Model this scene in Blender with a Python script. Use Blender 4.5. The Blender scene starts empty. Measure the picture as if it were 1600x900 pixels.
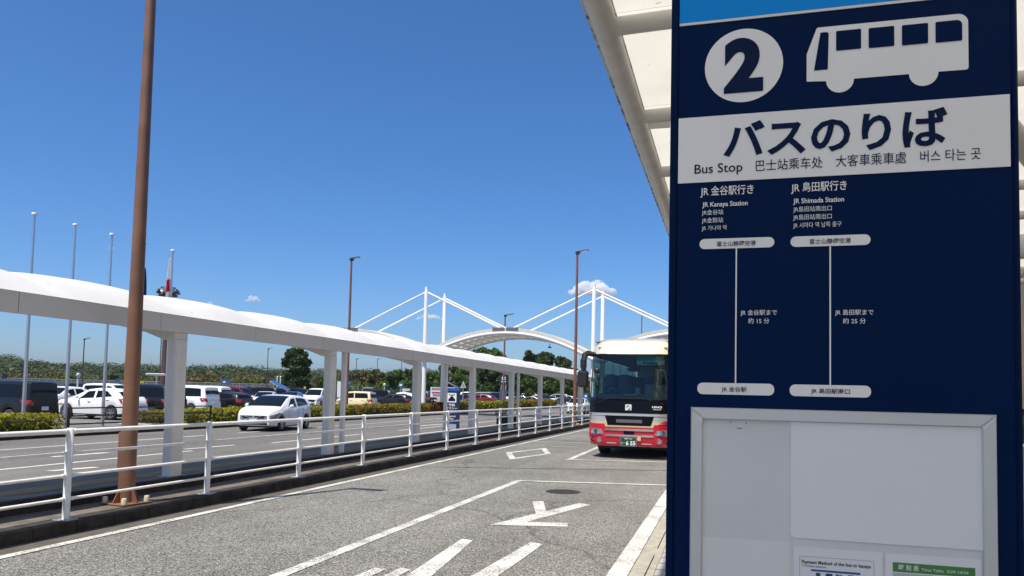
import bpy, math, random
import numpy as np
from mathutils import Vector, Matrix, noise as mnoise

random.seed(7); rng = np.random.default_rng(7)
SC = bpy.context.scene
COL = SC.collection
R = math.radians

# ------------------------------------------------------------------ camera, sky, sun, exposure
CAM_H = 1.8
cam_data = bpy.data.cameras.new('camera')
cam_data.sensor_width = 36; cam_data.lens = 27.0
cam_data.shift_y = 98 / 1600
cam_data.clip_start = 0.05; cam_data.clip_end = 20000
cam = bpy.data.objects.new('camera', cam_data); COL.objects.link(cam)
CR = (Matrix.Rotation(R(15.85), 3, 'Z') @ Matrix.Rotation(R(90 + 3.15), 3, 'X') @ Matrix.Rotation(R(1.29), 3, 'Z'))
cam.matrix_world = Matrix.Translation((0, 0, CAM_H)) @ CR.to_4x4()
SC.camera = cam

SUN_EL, SUN_AZ = 66.5, 201.0           # azimuth of the sun, clockwise from +Y
W = bpy.data.worlds.new('World'); SC.world = W; W.use_nodes = True
wn = W.node_tree.nodes; wl = W.node_tree.links
bg = wn['Background']
sky = wn.new('ShaderNodeTexSky'); sky.sky_type = 'NISHITA'; sky.sun_disc = False
sky.sun_elevation = R(SUN_EL); sky.sun_rotation = R(SUN_AZ)
sky.altitude = 0; sky.air_density = 0.8; sky.dust_density = 1.5; sky.ozone_density = 10.0
hsv = wn.new('ShaderNodeHueSaturation'); hsv.inputs['Saturation'].default_value = 1.14
wl.new(sky.outputs['Color'], hsv.inputs['Color']); wl.new(hsv.outputs['Color'], bg.inputs['Color'])
bg.inputs['Strength'].default_value = 0.1
sun_d = bpy.data.lights.new('sun', 'SUN'); sun_d.energy = 4.0; sun_d.angle = R(0.53); sun_d.color = (1, 0.93, 0.82)
sun = bpy.data.objects.new('sun', sun_d); COL.objects.link(sun)
sd = Vector((math.sin(R(SUN_AZ)) * math.cos(R(SUN_EL)), math.cos(R(SUN_AZ)) * math.cos(R(SUN_EL)), math.sin(R(SUN_EL))))
sun.rotation_euler = sd.to_track_quat('Z', 'Y').to_euler(); sun.location = (-20, -40, 80)
SC.view_settings.view_transform = 'Standard'; SC.view_settings.look = 'None'
SC.view_settings.exposure = 0.74; SC.view_settings.gamma = 1.0; SC.view_settings.use_curve_mapping = False
SC.cycles.max_bounces = 8; SC.cycles.transparent_max_bounces = 12; SC.cycles.volume_bounces = 3

def ray(px, py):
    return CR @ Vector(((px - 800) / 1200, -(py - 548) / 1200, -1))
def at(px, py, z=0.0):
    d = ray(px, py); t = (z - CAM_H) / d.z
    return Vector((0, 0, CAM_H)) + d * t
def at_y(px, py, Y):
    d = ray(px, py); return Vector((0, 0, CAM_H)) + d * (Y / d.y)
def at_x(px, py, X):
    d = ray(px, py); return Vector((0, 0, CAM_H)) + d * (X / d.x)
def at_d(px, py, dist):                 # point at a given depth along the view axis
    return Vector((0, 0, CAM_H)) + ray(px, py) * dist

# ------------------------------------------------------------------ materials
MATS = {}
def nd(nt, t, **kw):
    n = nt.nodes.new(t)
    for k, v in kw.items():
        setattr(n, k, v)
    return n
def mat(name, col, rough=0.5, metal=0.0, var=0.0, vscale=3.0, bump=0.0, bscale=40.0, coat=0.0, spec=0.5, col2=None, thr=(0.35, 0.7)):
    if name in MATS: return MATS[name]
    m = bpy.data.materials.new(name); m.use_nodes = True
    nt = m.node_tree; b = nt.nodes['Principled BSDF']
    b.inputs['Base Color'].default_value = (*col, 1); b.inputs['Roughness'].default_value = rough
    b.inputs['Metallic'].default_value = metal; b.inputs['Coat Weight'].default_value = coat
    b.inputs['Specular IOR Level'].default_value = spec
    if var > 0 or col2:
        tc = nd(nt, 'ShaderNodeTexCoord'); n = nd(nt, 'ShaderNodeTexNoise')
        n.inputs['Scale'].default_value = vscale; n.inputs['Detail'].default_value = 6
        nt.links.new(tc.outputs['Object'], n.inputs['Vector'])
        r = nd(nt, 'ShaderNodeValToRGB'); nt.links.new(n.outputs['Fac'], r.inputs['Fac'])
        c2 = col2 or tuple(c * (1 - var) for c in col)
        r.color_ramp.elements[0].position = thr[0]; r.color_ramp.elements[1].position = thr[1]
        r.color_ramp.elements[0].color = (*c2, 1); r.color_ramp.elements[1].color = (*col, 1)
        nt.links.new(r.outputs['Color'], b.inputs['Base Color'])
    if bump > 0:
        tc2 = nd(nt, 'ShaderNodeTexCoord'); n2 = nd(nt, 'ShaderNodeTexNoise'); n2.inputs['Scale'].default_value = bscale
        nt.links.new(tc2.outputs['Object'], n2.inputs['Vector'])
        bp = nd(nt, 'ShaderNodeBump'); bp.inputs['Strength'].default_value = bump; bp.inputs['Distance'].default_value = 0.02
        nt.links.new(n2.outputs['Fac'], bp.inputs['Height']); nt.links.new(bp.outputs['Normal'], b.inputs['Normal'])
    MATS[name] = m
    return m

def asphalt(name, lo, mid, hi, scale, tint_scale=0.25):
    m = bpy.data.materials.new(name); m.use_nodes = True
    nt = m.node_tree; L = nt.links; b = nt.nodes['Principled BSDF']; b.inputs['Roughness'].default_value = 0.85
    b.inputs['Specular IOR Level'].default_value = 0.25
    tc = nd(nt, 'ShaderNodeTexCoord')
    v = nd(nt, 'ShaderNodeTexVoronoi'); v.inputs['Scale'].default_value = scale; L.new(tc.outputs['Object'], v.inputs['Vector'])
    sep = nd(nt, 'ShaderNodeSeparateColor'); L.new(v.outputs['Color'], sep.inputs['Color'])
    r = nd(nt, 'ShaderNodeValToRGB'); L.new(sep.outputs[0], r.inputs['Fac'])
    e = r.color_ramp.elements
    e[0].position = 0.0; e[0].color = (*lo, 1); e[1].position = 1.0; e[1].color = (*hi, 1)
    k = e.new(0.45); k.color = (*mid, 1)
    k2 = e.new(0.8); k2.color = tuple(a * .45 + c * .55 for a, c in zip(mid, hi)) + (1,)
    # broad wear patches and finer mottling multiply the stone colour
    n = nd(nt, 'ShaderNodeTexNoise'); n.inputs['Scale'].default_value = tint_scale; n.inputs['Detail'].default_value = 8
    n.inputs['Roughness'].default_value = 0.65
    L.new(tc.outputs['Object'], n.inputs['Vector'])
    mr = nd(nt, 'ShaderNodeMapRange'); mr.inputs['From Min'].default_value = 0.3; mr.inputs['From Max'].default_value = 0.7
    mr.inputs['To Min'].default_value = 0.72; mr.inputs['To Max'].default_value = 1.2; L.new(n.outputs['Fac'], mr.inputs['Value'])
    # wheel tracks: stretched noise along the road
    mp = nd(nt, 'ShaderNodeMapping'); mp.inputs['Scale'].default_value = (1.3, 0.03, 1); L.new(tc.outputs['Object'], mp.inputs['Vector'])
    n2 = nd(nt, 'ShaderNodeTexNoise'); n2.inputs['Scale'].default_value = 1.0; n2.inputs['Detail'].default_value = 3; L.new(mp.outputs['Vector'], n2.inputs['Vector'])
    mr2 = nd(nt, 'ShaderNodeMapRange'); mr2.inputs['From Min'].default_value = 0.3; mr2.inputs['From Max'].default_value = 0.7
    mr2.inputs['To Min'].default_value = 0.88; mr2.inputs['To Max'].default_value = 1.08; L.new(n2.outputs['Fac'], mr2.inputs['Value'])
    mu = nd(nt, 'ShaderNodeMath', operation='MULTIPLY'); L.new(mr.outputs[0], mu.inputs[0]); L.new(mr2.outputs[0], mu.inputs[1])
    # cracks
    v2 = nd(nt, 'ShaderNodeTexVoronoi', feature='DISTANCE_TO_EDGE'); v2.inputs['Scale'].default_value = 0.22
    dn = nd(nt, 'ShaderNodeTexNoise'); dn.inputs['Scale'].default_value = 1.2; L.new(tc.outputs['Object'], dn.inputs['Vector'])
    mx = nd(nt, 'ShaderNodeMix', data_type='VECTOR'); mx.inputs['Factor'].default_value = 0.45
    L.new(tc.outputs['Object'], mx.inputs[4]); L.new(dn.outputs['Color'], mx.inputs[5]); L.new(mx.outputs[1], v2.inputs['Vector'])
    cr = nd(nt, 'ShaderNodeMapRange'); cr.inputs['From Min'].default_value = 0.0; cr.inputs['From Max'].default_value = 0.006
    cr.inputs['To Min'].default_value = 0.6; cr.inputs['To Max'].default_value = 1.0; L.new(v2.outputs['Distance'], cr.inputs['Value'])
    mu2 = nd(nt, 'ShaderNodeMath', operation='MULTIPLY'); L.new(mu.outputs[0], mu2.inputs[0]); L.new(cr.outputs[0], mu2.inputs[1])
    mc = nd(nt, 'ShaderNodeMix', data_type='RGBA', blend_type='MULTIPLY'); mc.inputs['Factor'].default_value = 1
    L.new(r.outputs['Color'], mc.inputs[6]); L.new(mu2.outputs[0], mc.inputs[7])
    L.new(mc.outputs[2], b.inputs['Base Color'])
    bp = nd(nt, 'ShaderNodeBump'); bp.inputs['Strength'].default_value = 0.6; bp.inputs['Distance'].default_value = 0.006
    L.new(v.outputs['Distance'], bp.inputs['Height']); L.new(bp.outputs['Normal'], b.inputs['Normal'])
    MATS[name] = m
    return m

def road_paint(name, col, wear=0.46):
    m = bpy.data.materials.new(name); m.use_nodes = True
    nt = m.node_tree; L = nt.links; b = nt.nodes['Principled BSDF']; b.inputs['Roughness'].default_value = 0.7
    tc = nd(nt, 'ShaderNodeTexCoord')
    n = nd(nt, 'ShaderNodeTexNoise'); n.inputs['Scale'].default_value = 55; n.inputs['Detail'].default_value = 5; L.new(tc.outputs['Object'], n.inputs['Vector'])
    n2 = nd(nt, 'ShaderNodeTexNoise'); n2.inputs['Scale'].default_value = 2.2; n2.inputs['Detail'].default_value = 4; L.new(tc.outputs['Object'], n2.inputs['Vector'])
    ad = nd(nt, 'ShaderNodeMath', operation='MULTIPLY_ADD'); L.new(n2.outputs['Fac'], ad.inputs[0]); ad.inputs[1].default_value = 0.55; L.new(n.outputs['Fac'], ad.inputs[2])
    r = nd(nt, 'ShaderNodeValToRGB'); L.new(ad.outputs[0], r.inputs['Fac'])
    r.color_ramp.elements[0].position = wear + 0.1; r.color_ramp.elements[0].color = (0.2, 0.195, 0.18, 1)
    r.color_ramp.elements[1].position = wear + 0.2; r.color_ramp.elements[1].color = (*col, 1)
    L.new(r.outputs['Color'], b.inputs['Base Color'])
    MATS[name] = m
    return m

def leafmat(name, cols, trans=0.25, patch=0.6, pscale=0.8):
    m = bpy.data.materials.new(name); m.use_nodes = True
    nt = m.node_tree; L = nt.links
    for n in list(nt.nodes): nt.nodes.remove(n)
    out = nd(nt, 'ShaderNodeOutputMaterial')
    g = nd(nt, 'ShaderNodeNewGeometry'); tc = nd(nt, 'ShaderNodeTexCoord')
    n = nd(nt, 'ShaderNodeTexNoise'); n.inputs['Scale'].default_value = pscale; n.inputs['Detail'].default_value = 3; L.new(tc.outputs['Object'], n.inputs['Vector'])
    mr = nd(nt, 'ShaderNodeMapRange'); mr.inputs['From Min'].default_value = 0.3; mr.inputs['From Max'].default_value = 0.7; L.new(n.outputs['Fac'], mr.inputs['Value'])
    mx = nd(nt, 'ShaderNodeMix'); mx.inputs[0].default_value = patch
    L.new(g.outputs['Random Per Island'], mx.inputs[2]); L.new(mr.outputs[0], mx.inputs[3])
    r = nd(nt, 'ShaderNodeValToRGB'); L.new(mx.outputs[0], r.inputs['Fac'])
    e = r.color_ramp.elements
    e[0].color = (*cols[0], 1); e[0].position = 0.1; e[1].color = (*cols[-1], 1); e[1].position = 0.9
    for i, c in enumerate(cols[1:-1]):
        k = e.new(0.1 + 0.8 * (i + 1) / (len(cols) - 1)); k.color = (*c, 1)
    d = nd(nt, 'ShaderNodeBsdfPrincipled'); d.inputs['Roughness'].default_value = 0.55; d.inputs['Specular IOR Level'].default_value = 0.12
    t = nd(nt, 'ShaderNodeBsdfTranslucent')
    L.new(r.outputs['Color'], d.inputs['Base Color']); L.new(r.outputs['Color'], t.inputs['Color'])
    ms = nd(nt, 'ShaderNodeMixShader'); ms.inputs[0].default_value = trans
    L.new(d.outputs[0], ms.inputs[1]); L.new(t.outputs[0], ms.inputs[2]); L.new(ms.outputs[0], out.inputs['Surface'])
    MATS[name] = m
    return m

def membrane(name, col, trans):
    m = bpy.data.materials.new(name); m.use_nodes = True
    nt = m.node_tree; L = nt.links
    for n in list(nt.nodes): nt.nodes.remove(n)
    out = nd(nt, 'ShaderNodeOutputMaterial'); tc = nd(nt, 'ShaderNodeTexCoord')
    n = nd(nt, 'ShaderNodeTexNoise'); n.inputs['Scale'].default_value = 1.1; n.inputs['Detail'].default_value = 7; L.new(tc.outputs['Object'], n.inputs['Vector'])
    r = nd(nt, 'ShaderNodeValToRGB'); L.new(n.outputs['Fac'], r.inputs['Fac'])
    r.color_ramp.elements[0].position = 0.28; r.color_ramp.elements[0].color = tuple(c * 0.9 for c in col) + (1,)
    r.color_ramp.elements[1].position = 0.6; r.color_ramp.elements[1].color = (*col, 1)
    sp = nd(nt, 'ShaderNodeTexNoise'); sp.inputs['Scale'].default_value = 9; sp.inputs['Detail'].default_value = 2; L.new(tc.outputs['Object'], sp.inputs['Vector'])
    sr = nd(nt, 'ShaderNodeValToRGB'); L.new(sp.outputs['Fac'], sr.inputs['Fac'])
    sr.color_ramp.elements[0].position = 0.22; sr.color_ramp.elements[0].color = (0.45, 0.42, 0.36, 1)
    sr.color_ramp.elements[1].position = 0.27; sr.color_ramp.elements[1].color = (1, 1, 1, 1)
    mm = nd(nt, 'ShaderNodeMix', data_type='RGBA', blend_type='MULTIPLY'); mm.inputs[0].default_value = 1
    L.new(r.outputs[0], mm.inputs[6]); L.new(sr.outputs[0], mm.inputs[7])
    d = nd(nt, 'ShaderNodeBsdfDiffuse'); t = nd(nt, 'ShaderNodeBsdfTranslucent')
    L.new(mm.outputs[2], d.inputs['Color']); L.new(mm.outputs[2], t.inputs['Color'])
    ms = nd(nt, 'ShaderNodeMixShader'); ms.inputs[0].default_value = trans
    L.new(d.outputs[0], ms.inputs[1]); L.new(t.outputs[0], ms.inputs[2]); L.new(ms.outputs[0], out.inputs['Surface'])
    MATS[name] = m
    return m

def seeglass(name, tint, refl_rough=0.02):
    m = bpy.data.materials.new(name); m.use_nodes = True
    nt = m.node_tree; L = nt.links
    for n in list(nt.nodes): nt.nodes.remove(n)
    out = nd(nt, 'ShaderNodeOutputMaterial')
    t = nd(nt, 'ShaderNodeBsdfTransparent'); t.inputs['Color'].default_value = (*tint, 1)
    g = nd(nt, 'ShaderNodeBsdfGlossy'); g.inputs['Roughness'].default_value = refl_rough
    f = nd(nt, 'ShaderNodeFresnel'); f.inputs['IOR'].default_value = 1.5
    ms = nd(nt, 'ShaderNodeMixShader'); L.new(f.outputs[0], ms.inputs[0]); L.new(t.outputs[0], ms.inputs[1]); L.new(g.outputs[0], ms.inputs[2])
    L.new(ms.outputs[0], out.inputs['Surface'])
    MATS[name] = m
    return m

def brickmat(name, c1, c2, mortar, sx, sy, msize=0.02):
    m = bpy.data.materials.new(name); m.use_nodes = True
    nt = m.node_tree; L = nt.links; b = nt.nodes['Principled BSDF']; b.inputs['Roughness'].default_value = 0.8
    tc = nd(nt, 'ShaderNodeTexCoord'); br = nd(nt, 'ShaderNodeTexBrick'); L.new(tc.outputs['Object'], br.inputs['Vector'])
    br.inputs['Color1'].default_value = (*c1, 1); br.inputs['Color2'].default_value = (*c2, 1); br.inputs['Mortar'].default_value = (*mortar, 1)
    br.inputs['Scale'].default_value = 1; br.inputs['Brick Width'].default_value = sx; br.inputs['Row Height'].default_value = sy
    br.inputs['Mortar Size'].default_value = msize
    n = nd(nt, 'ShaderNodeTexNoise'); n.inputs['Scale'].default_value = 8; n.inputs['Detail'].default_value = 8; L.new(tc.outputs['Object'], n.inputs['Vector'])
    mr = nd(nt, 'ShaderNodeMapRange'); mr.inputs['To Min'].default_value = 0.6; mr.inputs['To Max'].default_value = 1.4; L.new(n.outputs['Fac'], mr.inputs['Value'])
    mc = nd(nt, 'ShaderNodeMix', data_type='RGBA', blend_type='MULTIPLY'); mc.inputs[0].default_value = 1
    L.new(br.outputs['Color'], mc.inputs[6]); L.new(mr.outputs[0], mc.inputs[7]); L.new(mc.outputs[2], b.inputs['Base Color'])
    MATS[name] = m
    return m

def meshmat(name, col, density):
    m = bpy.data.materials.new(name); m.use_nodes = True
    nt = m.node_tree; L = nt.links; b = nt.nodes['Principled BSDF']; b.inputs['Base Color'].default_value = (*col, 1); b.inputs['Roughness'].default_value = 0.6
    b.inputs['Alpha'].default_value = density
    MATS[name] = m
    return m

A_NEAR = asphalt('coarse_asphalt', (0.036, 0.035, 0.032), (0.112, 0.109, 0.102), (0.39, 0.38, 0.35), 90)
A_FAR = asphalt('smooth_asphalt', (0.10, 0.095, 0.086), (0.138, 0.131, 0.118), (0.19, 0.18, 0.165), 60, 0.15)
A_LOT = asphalt('lot_asphalt', (0.1, 0.1, 0.098), (0.15, 0.148, 0.14), (0.22, 0.215, 0.2), 60, 0.12)
PAINT = road_paint('white_road_paint', (0.58, 0.57, 0.53), 0.60)
PAINT_NEW = road_paint('white_edge_paint', (0.54, 0.53, 0.49), 0.57)
PAINT_FAR = mat('old_road_paint', (0.62, 0.61, 0.57), 0.8, var=0.3, vscale=6)
KERB = mat('dirty_kerb_concrete', (0.045, 0.038, 0.03), 0.9, var=0.75, vscale=5, bump=0.5)
STRIP = mat('worn_median_concrete', (0.155, 0.135, 0.11), 0.9, var=0.4, vscale=4, bump=0.4)
WALK = mat('walkway_asphalt', (0.2, 0.185, 0.165), 0.9, var=0.25, vscale=2, bump=0.3)
TACT = mat('worn_tactile_tile', (0.36, 0.26, 0.1), 0.85, var=0.3, vscale=4)
GUTTER = mat('drain_concrete', (0.35, 0.325, 0.27), 0.9, var=0.3, vscale=7, bump=0.3)
TILE = brickmat('grey_paving', (0.31, 0.3, 0.28), (0.26, 0.25, 0.24), (0.12, 0.12, 0.115), 0.6, 0.3)
EARTH = mat('dry_ground', (0.1, 0.105, 0.05), 0.95, var=0.5, vscale=0.05)
WHITE = mat('white_paint', (0.78, 0.78, 0.76), 0.35, var=0.08, vscale=2.5)
WHITE_D = mat('dull_white_paint', (0.6, 0.6, 0.58), 0.5, var=0.2, vscale=3)
RAILW = mat('white_rail_paint', (0.78, 0.78, 0.76), 0.32, var=0.12, vscale=9)
COLW = mat('column_paint', (0.76, 0.73, 0.67), 0.55, var=0.12, vscale=1.5)
FASC = mat('fascia_panel', (0.68, 0.645, 0.585), 0.5, var=0.08, vscale=1.2)
STEEL = mat('stainless_steel', (0.55, 0.56, 0.58), 0.28, metal=0.9)
GALV = mat('galvanised_steel', (0.42, 0.43, 0.43), 0.45, metal=0.6, var=0.2, vscale=8)
BROWN = mat('brown_pole_paint', (0.225, 0.108, 0.062), 0.5, var=0.35, vscale=2.2, bump=0.05)
BROWN_D = mat('dark_brown_paint', (0.09, 0.045, 0.035), 0.5, var=0.2, vscale=3)
CAP = mat('cream_bolt_cap', (0.55, 0.5, 0.36), 0.6)
BLACK = mat('black_plastic', (0.012, 0.012, 0.013), 0.45)
RUBBER = mat('tyre_rubber', (0.02, 0.02, 0.02), 0.8)
BLKRAIL = mat('black_railing_paint', (0.012, 0.012, 0.014), 0.4)
DGLASS = mat('tinted_glass', (0.006, 0.008, 0.01), 0.05, spec=0.2)
LAMPG = mat('lamp_lens', (0.6, 0.6, 0.58), 0.2)
CHROME = mat('chrome', (0.7, 0.7, 0.72), 0.12, metal=1.0)
HLIGHT = mat('headlight_lens', (0.2, 0.215, 0.235), 0.08, coat=1)
TLIGHT = mat('red_lamp_lens', (0.4, 0.012, 0.015), 0.12, coat=1)
PLATE = mat('white_number_plate', (0.75, 0.75, 0.72), 0.5)
IRON = mat('cast_iron', (0.035, 0.034, 0.033), 0.7, var=0.4, vscale=30, bump=1.0)

# ------------------------------------------------------------------ mesh builder
class MB:
    def __init__(s): s.v = []; s.f = []
    def quad(s, a, b, c, d): 
        n = len(s.v); s.v += [tuple(a), tuple(b), tuple(c), tuple(d)]; s.f.append((n, n + 1, n + 2, n + 3))
    def poly(s, pts):
        n = len(s.v); s.v += [tuple(p) for p in pts]; s.f.append(tuple(range(n, n + len(pts))))
    def hexa(s, p):                     # 8 points: bottom 4, top 4
        n = len(s.v); s.v += [tuple(q) for q in p]
        for f in ((3, 2, 1, 0), (4, 5, 6, 7), (0, 1, 5, 4), (1, 2, 6, 5), (2, 3, 7, 6), (3, 0, 4, 7)):
            s.f.append(tuple(n + i for i in f))
    def box(s, x0, x1, y0, y1, z0, z1, M=None):
        p = [(x0, y0, z0), (x1, y0, z0), (x1, y1, z0), (x0, y1, z0), (x0, y0, z1), (x1, y0, z1), (x1, y1, z1), (x0, y1, z1)]
        if M: p = [M @ Vector(q) for q in p]
        s.hexa(p)
    def bbox(s, x0, x1, y0, y1, z0, z1, b=0.01, M=None):    # box with bevelled vertical edges and rims
        pts = [(x0 + b, y0), (x1 - b, y0), (x1, y0 + b), (x1, y1 - b), (x1 - b, y1), (x0 + b, y1), (x0, y1 - b), (x0, y0 + b)]
        cx, cy = (x0 + x1) / 2, (y0 + y1) / 2
        def ring(z, ins):
            return [(x - math.copysign(ins, x - cx), y - math.copysign(ins, y - cy), z) for x, y in pts]
        rings = [ring(z0, b), ring(z0 + b, 0), ring(z1 - b, 0), ring(z1, b)]
        if M: rings = [[tuple(M @ Vector(p)) for p in r] for r in rings]
        s.rings(rings)
    def rings(s, rs, caps=True, closed=True):
        n = len(s.v); k = len(rs[0])
        for r in rs: s.v += [tuple(p) for p in r]
        for i in range(len(rs) - 1):
            for j in range(k if closed else k - 1):
                a = n + i * k + j; b = n + i * k + (j + 1) % k
                s.f.append((a, b, b + k, a + k))
        if caps:
            s.f.append(tuple(n + j for j in reversed(range(k)))); m = n + (len(rs) - 1) * k
            s.f.append(tuple(m + j for j in range(k)))
    def tube(s, pts, r, seg=10, caps=True):
        pts = [Vector(p) for p in pts]; rs = r if isinstance(r, (list, tuple)) else [r] * len(pts)
        out = []; prev = None
        for i, p in enumerate(pts):
            if i == 0: t = pts[1] - p
            elif i == len(pts) - 1: t = p - pts[i - 1]
            else: t = (pts[i + 1] - p).normalized() + (p - pts[i - 1]).normalized()
            t.normalize()
            if prev is None:
                u = t.cross(Vector((0, 0, 1)) if abs(t.z) < 0.9 else Vector((1, 0, 0))).normalized()
            else:
                u = (prev - t * prev.dot(t)).normalized()
            prev = u; w = t.cross(u)
            out.append([p + (u * math.cos(a) + w * math.sin(a)) * rs[i] for a in (2 * math.pi * j / seg for j in range(seg))])
        s.rings(out, caps)
    def bar(s, a, b, w, h=None):        # square bar
        a = Vector(a); b = Vector(b); h = h or w; t = (b - a).normalized()
        u = t.cross(Vector((0, 0, 1)) if abs(t.z) < 0.95 else Vector((0, 1, 0))).normalized(); n = u.cross(t)
        q = [u * w / 2 + n * h / 2, -u * w / 2 + n * h / 2, -u * w / 2 - n * h / 2, u * w / 2 - n * h / 2]
        s.rings([[a + k for k in q], [b + k for k in q]])
    def lathe(s, prof, seg=24, M=None):  # prof: (r, h) around local Z
        rs = [[(r * math.cos(2 * math.pi * j / seg), r * math.sin(2 * math.pi * j / seg), h) for j in range(seg)] for r, h in prof]
        if M: rs = [[tuple(M @ Vector(p)) for p in q] for q in rs]
        s.rings(rs)
    def prism(s, poly, z0, z1, M=None):
        a = [(x, y, z0) for x, y in poly]; b = [(x, y, z1) for x, y in poly]
        if M: a = [tuple(M @ Vector(p)) for p in a]; b = [tuple(M @ Vector(p)) for p in b]
        s.rings([a, b])
    def ball(s, c, r, seg=12, rings=8, sc=(1, 1, 1)):
        rs = []
        for i in range(rings + 1):
            t = math.pi * (i / rings); t = min(max(t, 0.02), math.pi - 0.02)
            rs.append([(c[0] + sc[0] * r * math.sin(t) * math.cos(2 * math.pi * j / seg), c[1] + sc[1] * r * math.sin(t) * math.sin(2 * math.pi * j / seg), c[2] - sc[2] * r * math.cos(t)) for j in range(seg)])
        s.rings(rs)
    def grid(s, P):                     # P: rows of points
        n = len(s.v); k = len(P[0])
        for r in P: s.v += [tuple(p) for p in r]
        for i in range(len(P) - 1):
            for j in range(k - 1):
                a = n + i * k + j; s.f.append((a, a + 1, a + k + 1, a + k))
    def build(s, name, m, parent=None, smooth=None, loc=None):
        me = bpy.data.meshes.new(name); me.from_pydata(s.v, [], s.f); me.validate(); me.update()
        ms = m if isinstance(m, (list, tuple)) else [m]
        for q in ms: me.materials.append(q)
        if smooth is not None:
            me.polygons.foreach_set('use_smooth', [True] * len(me.polygons)); me.set_sharp_from_angle(angle=R(smooth))
        o = bpy.data.objects.new(name, me); COL.objects.link(o)
        if parent: o.parent = parent
        if loc is not None: o.location = loc
        return o

def tag(o, label=None, cat=None, group=None, kind=None):
    if label: o['label'] = label
    if cat: o['category'] = cat
    if group: o['group'] = group
    if kind: o['kind'] = kind
    return o
def empty(name, loc, rz=0, label=None, cat=None, group=None):
    o = bpy.data.objects.new(name, None); COL.objects.link(o); o.location = loc; o.rotation_euler = (0, 0, rz); o.empty_display_size = 0.3
    return tag(o, label, cat, group)
def copy_tree(o, parent=None):
    c = o.copy(); COL.objects.link(c)
    if parent: c.parent = parent
    for ch in list(o.children): copy_tree(ch, c)
    return c

def text_mesh(name, s, m, parent, x0, x1, zb, h=None, bold=0.0, y=-0.0, thick=0.0006, center=False, slant=0.0):
    """lettering on a plane facing -Y, stretched to span x0..x1 with cap height h, baseline zb"""
    c = bpy.data.curves.new(name, 'FONT'); c.body = s; c.offset = bold; c.extrude = 0.0; c.resolution_u = 12 if s == '2' else 3
    o = bpy.data.objects.new(name, c); COL.objects.link(o)
    me = bpy.data.meshes.new_from_object(o.evaluated_get(bpy.context.evaluated_depsgraph_get()))
    bpy.data.objects.remove(o); bpy.data.curves.remove(c)
    n = len(me.vertices); co = np.empty(n * 3); me.vertices.foreach_get('co', co); co = co.reshape(-1, 3)
    mnx, mxx = co[:, 0].min(), co[:, 0].max()
    sx = (x1 - x0) / (mxx - mnx); sz = sx if h is None else h
    X = x0 + (co[:, 0] - mnx) * sx; Z = zb + co[:, 1] * sz
    out = np.stack([X + slant * (Z - zb), np.full(n, y), Z], 1)
    me.vertices.foreach_set('co', out.ravel()); me.materials.clear(); me.materials.append(m); me.update()
    me.name = name
    ob = bpy.data.objects.new(name, me); COL.objects.link(ob); ob.parent = parent
    return ob

def leaves(centers, size, name, m, parent=None, normals=None, loc=None, aspect=0.6, jitter=0.7):
    """many small leaf quads as one mesh"""
    c = np.asarray(centers); n = len(c)
    nr = rng.normal(size=(n, 3))
    if normals is not None: nr = nr * jitter + np.asarray(normals)
    nr /= np.linalg.norm(nr, axis=1, keepdims=True) + 1e-9
    a = rng.normal(size=(n, 3)); u = np.cross(nr, a); u /= np.linalg.norm(u, axis=1, keepdims=True) + 1e-9
    w = np.cross(nr, u)
    s = (np.asarray(size) if np.ndim(size) else np.full(n, size)) * rng.uniform(0.6, 1.3, n)
    u = u * s[:, None]; w = w * (s * aspect)[:, None]
    V = np.stack([c - u, c - w * .9 + u * .1, c + u, c + w * .9 - u * .1], 1).reshape(-1, 3)
    me = bpy.data.meshes.new(name)
    me.vertices.add(4 * n); me.vertices.foreach_set('co', V.ravel())
    me.loops.add(4 * n); me.loops.foreach_set('vertex_index', np.arange(4 * n))
    me.polygons.add(n); me.polygons.foreach_set('loop_start', np.arange(0, 4 * n, 4)); me.polygons.foreach_set('loop_total', np.full(n, 4))
    me.materials.append(m); me.update(calc_edges=True)
    o = bpy.data.objects.new(name, me); COL.objects.link(o)
    if parent: o.parent = parent
    if loc is not None: o.location = loc
    return o

# ------------------------------------------------------------------ the setting
def sheet(name, x0, x1, y0, y1, z, m, kind='structure', nx=1, ny=1):
    b = MB(); b.quad((x0, y0, z), (x1, y0, z), (x1, y1, z), (x0, y1, z))
    return tag(b.build(name, m), kind=kind)
sheet('ground', -1500, 1500, -900, 1500, -0.03, EARTH)
sheet('bus_lane', -7.9, -0.955, -12, 160, 0.0, A_NEAR)
sheet('car_park_ground', -130, -23.6, -12, 190, 0.0, A_LOT)
sheet('far_road', -21.3, -10.5, -12, 190, 0.0, A_FAR)

XR = -7.7                               # railing line
b = MB()                                # median kerb, stone by stone
y = -8.0
while y < 75:
    dz = random.uniform(-0.004, 0.004); dx = random.uniform(-0.004, 0.004)
    pts = [(-7.87, 0), (-7.56 + dx, 0), (-7.575 + dx, 0.13 + dz), (-7.6 + dx, 0.15 + dz), (-7.87, 0.15 + dz)]
    b.rings([[(px, y + 0.006, pz) for px, pz in reversed(pts)], [(px, y + 0.594, pz) for px, pz in reversed(pts)]])
    y += 0.6
tag(b.build('median_kerb', KERB), kind='structure')
b = MB(); b.box(-8.56, -7.875, -8, 75, -0.02, 0.145); tag(b.build('median_strip', STRIP), kind='structure')
b = MB(); b.bbox(-8.60, -8.5, -8, 75, -0.02, 0.33, 0.012); tag(b.build('walkway_kerb', KERB), kind='structure')
b = MB(); b.box(-10.5, -8.605, -8, 75, -0.02, 0.32); tag(b.build('walkway', WALK), kind='structure')
sheet('tactile_paving', -9.4, -8.98, -8, 70, 0.324, TACT)
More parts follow.
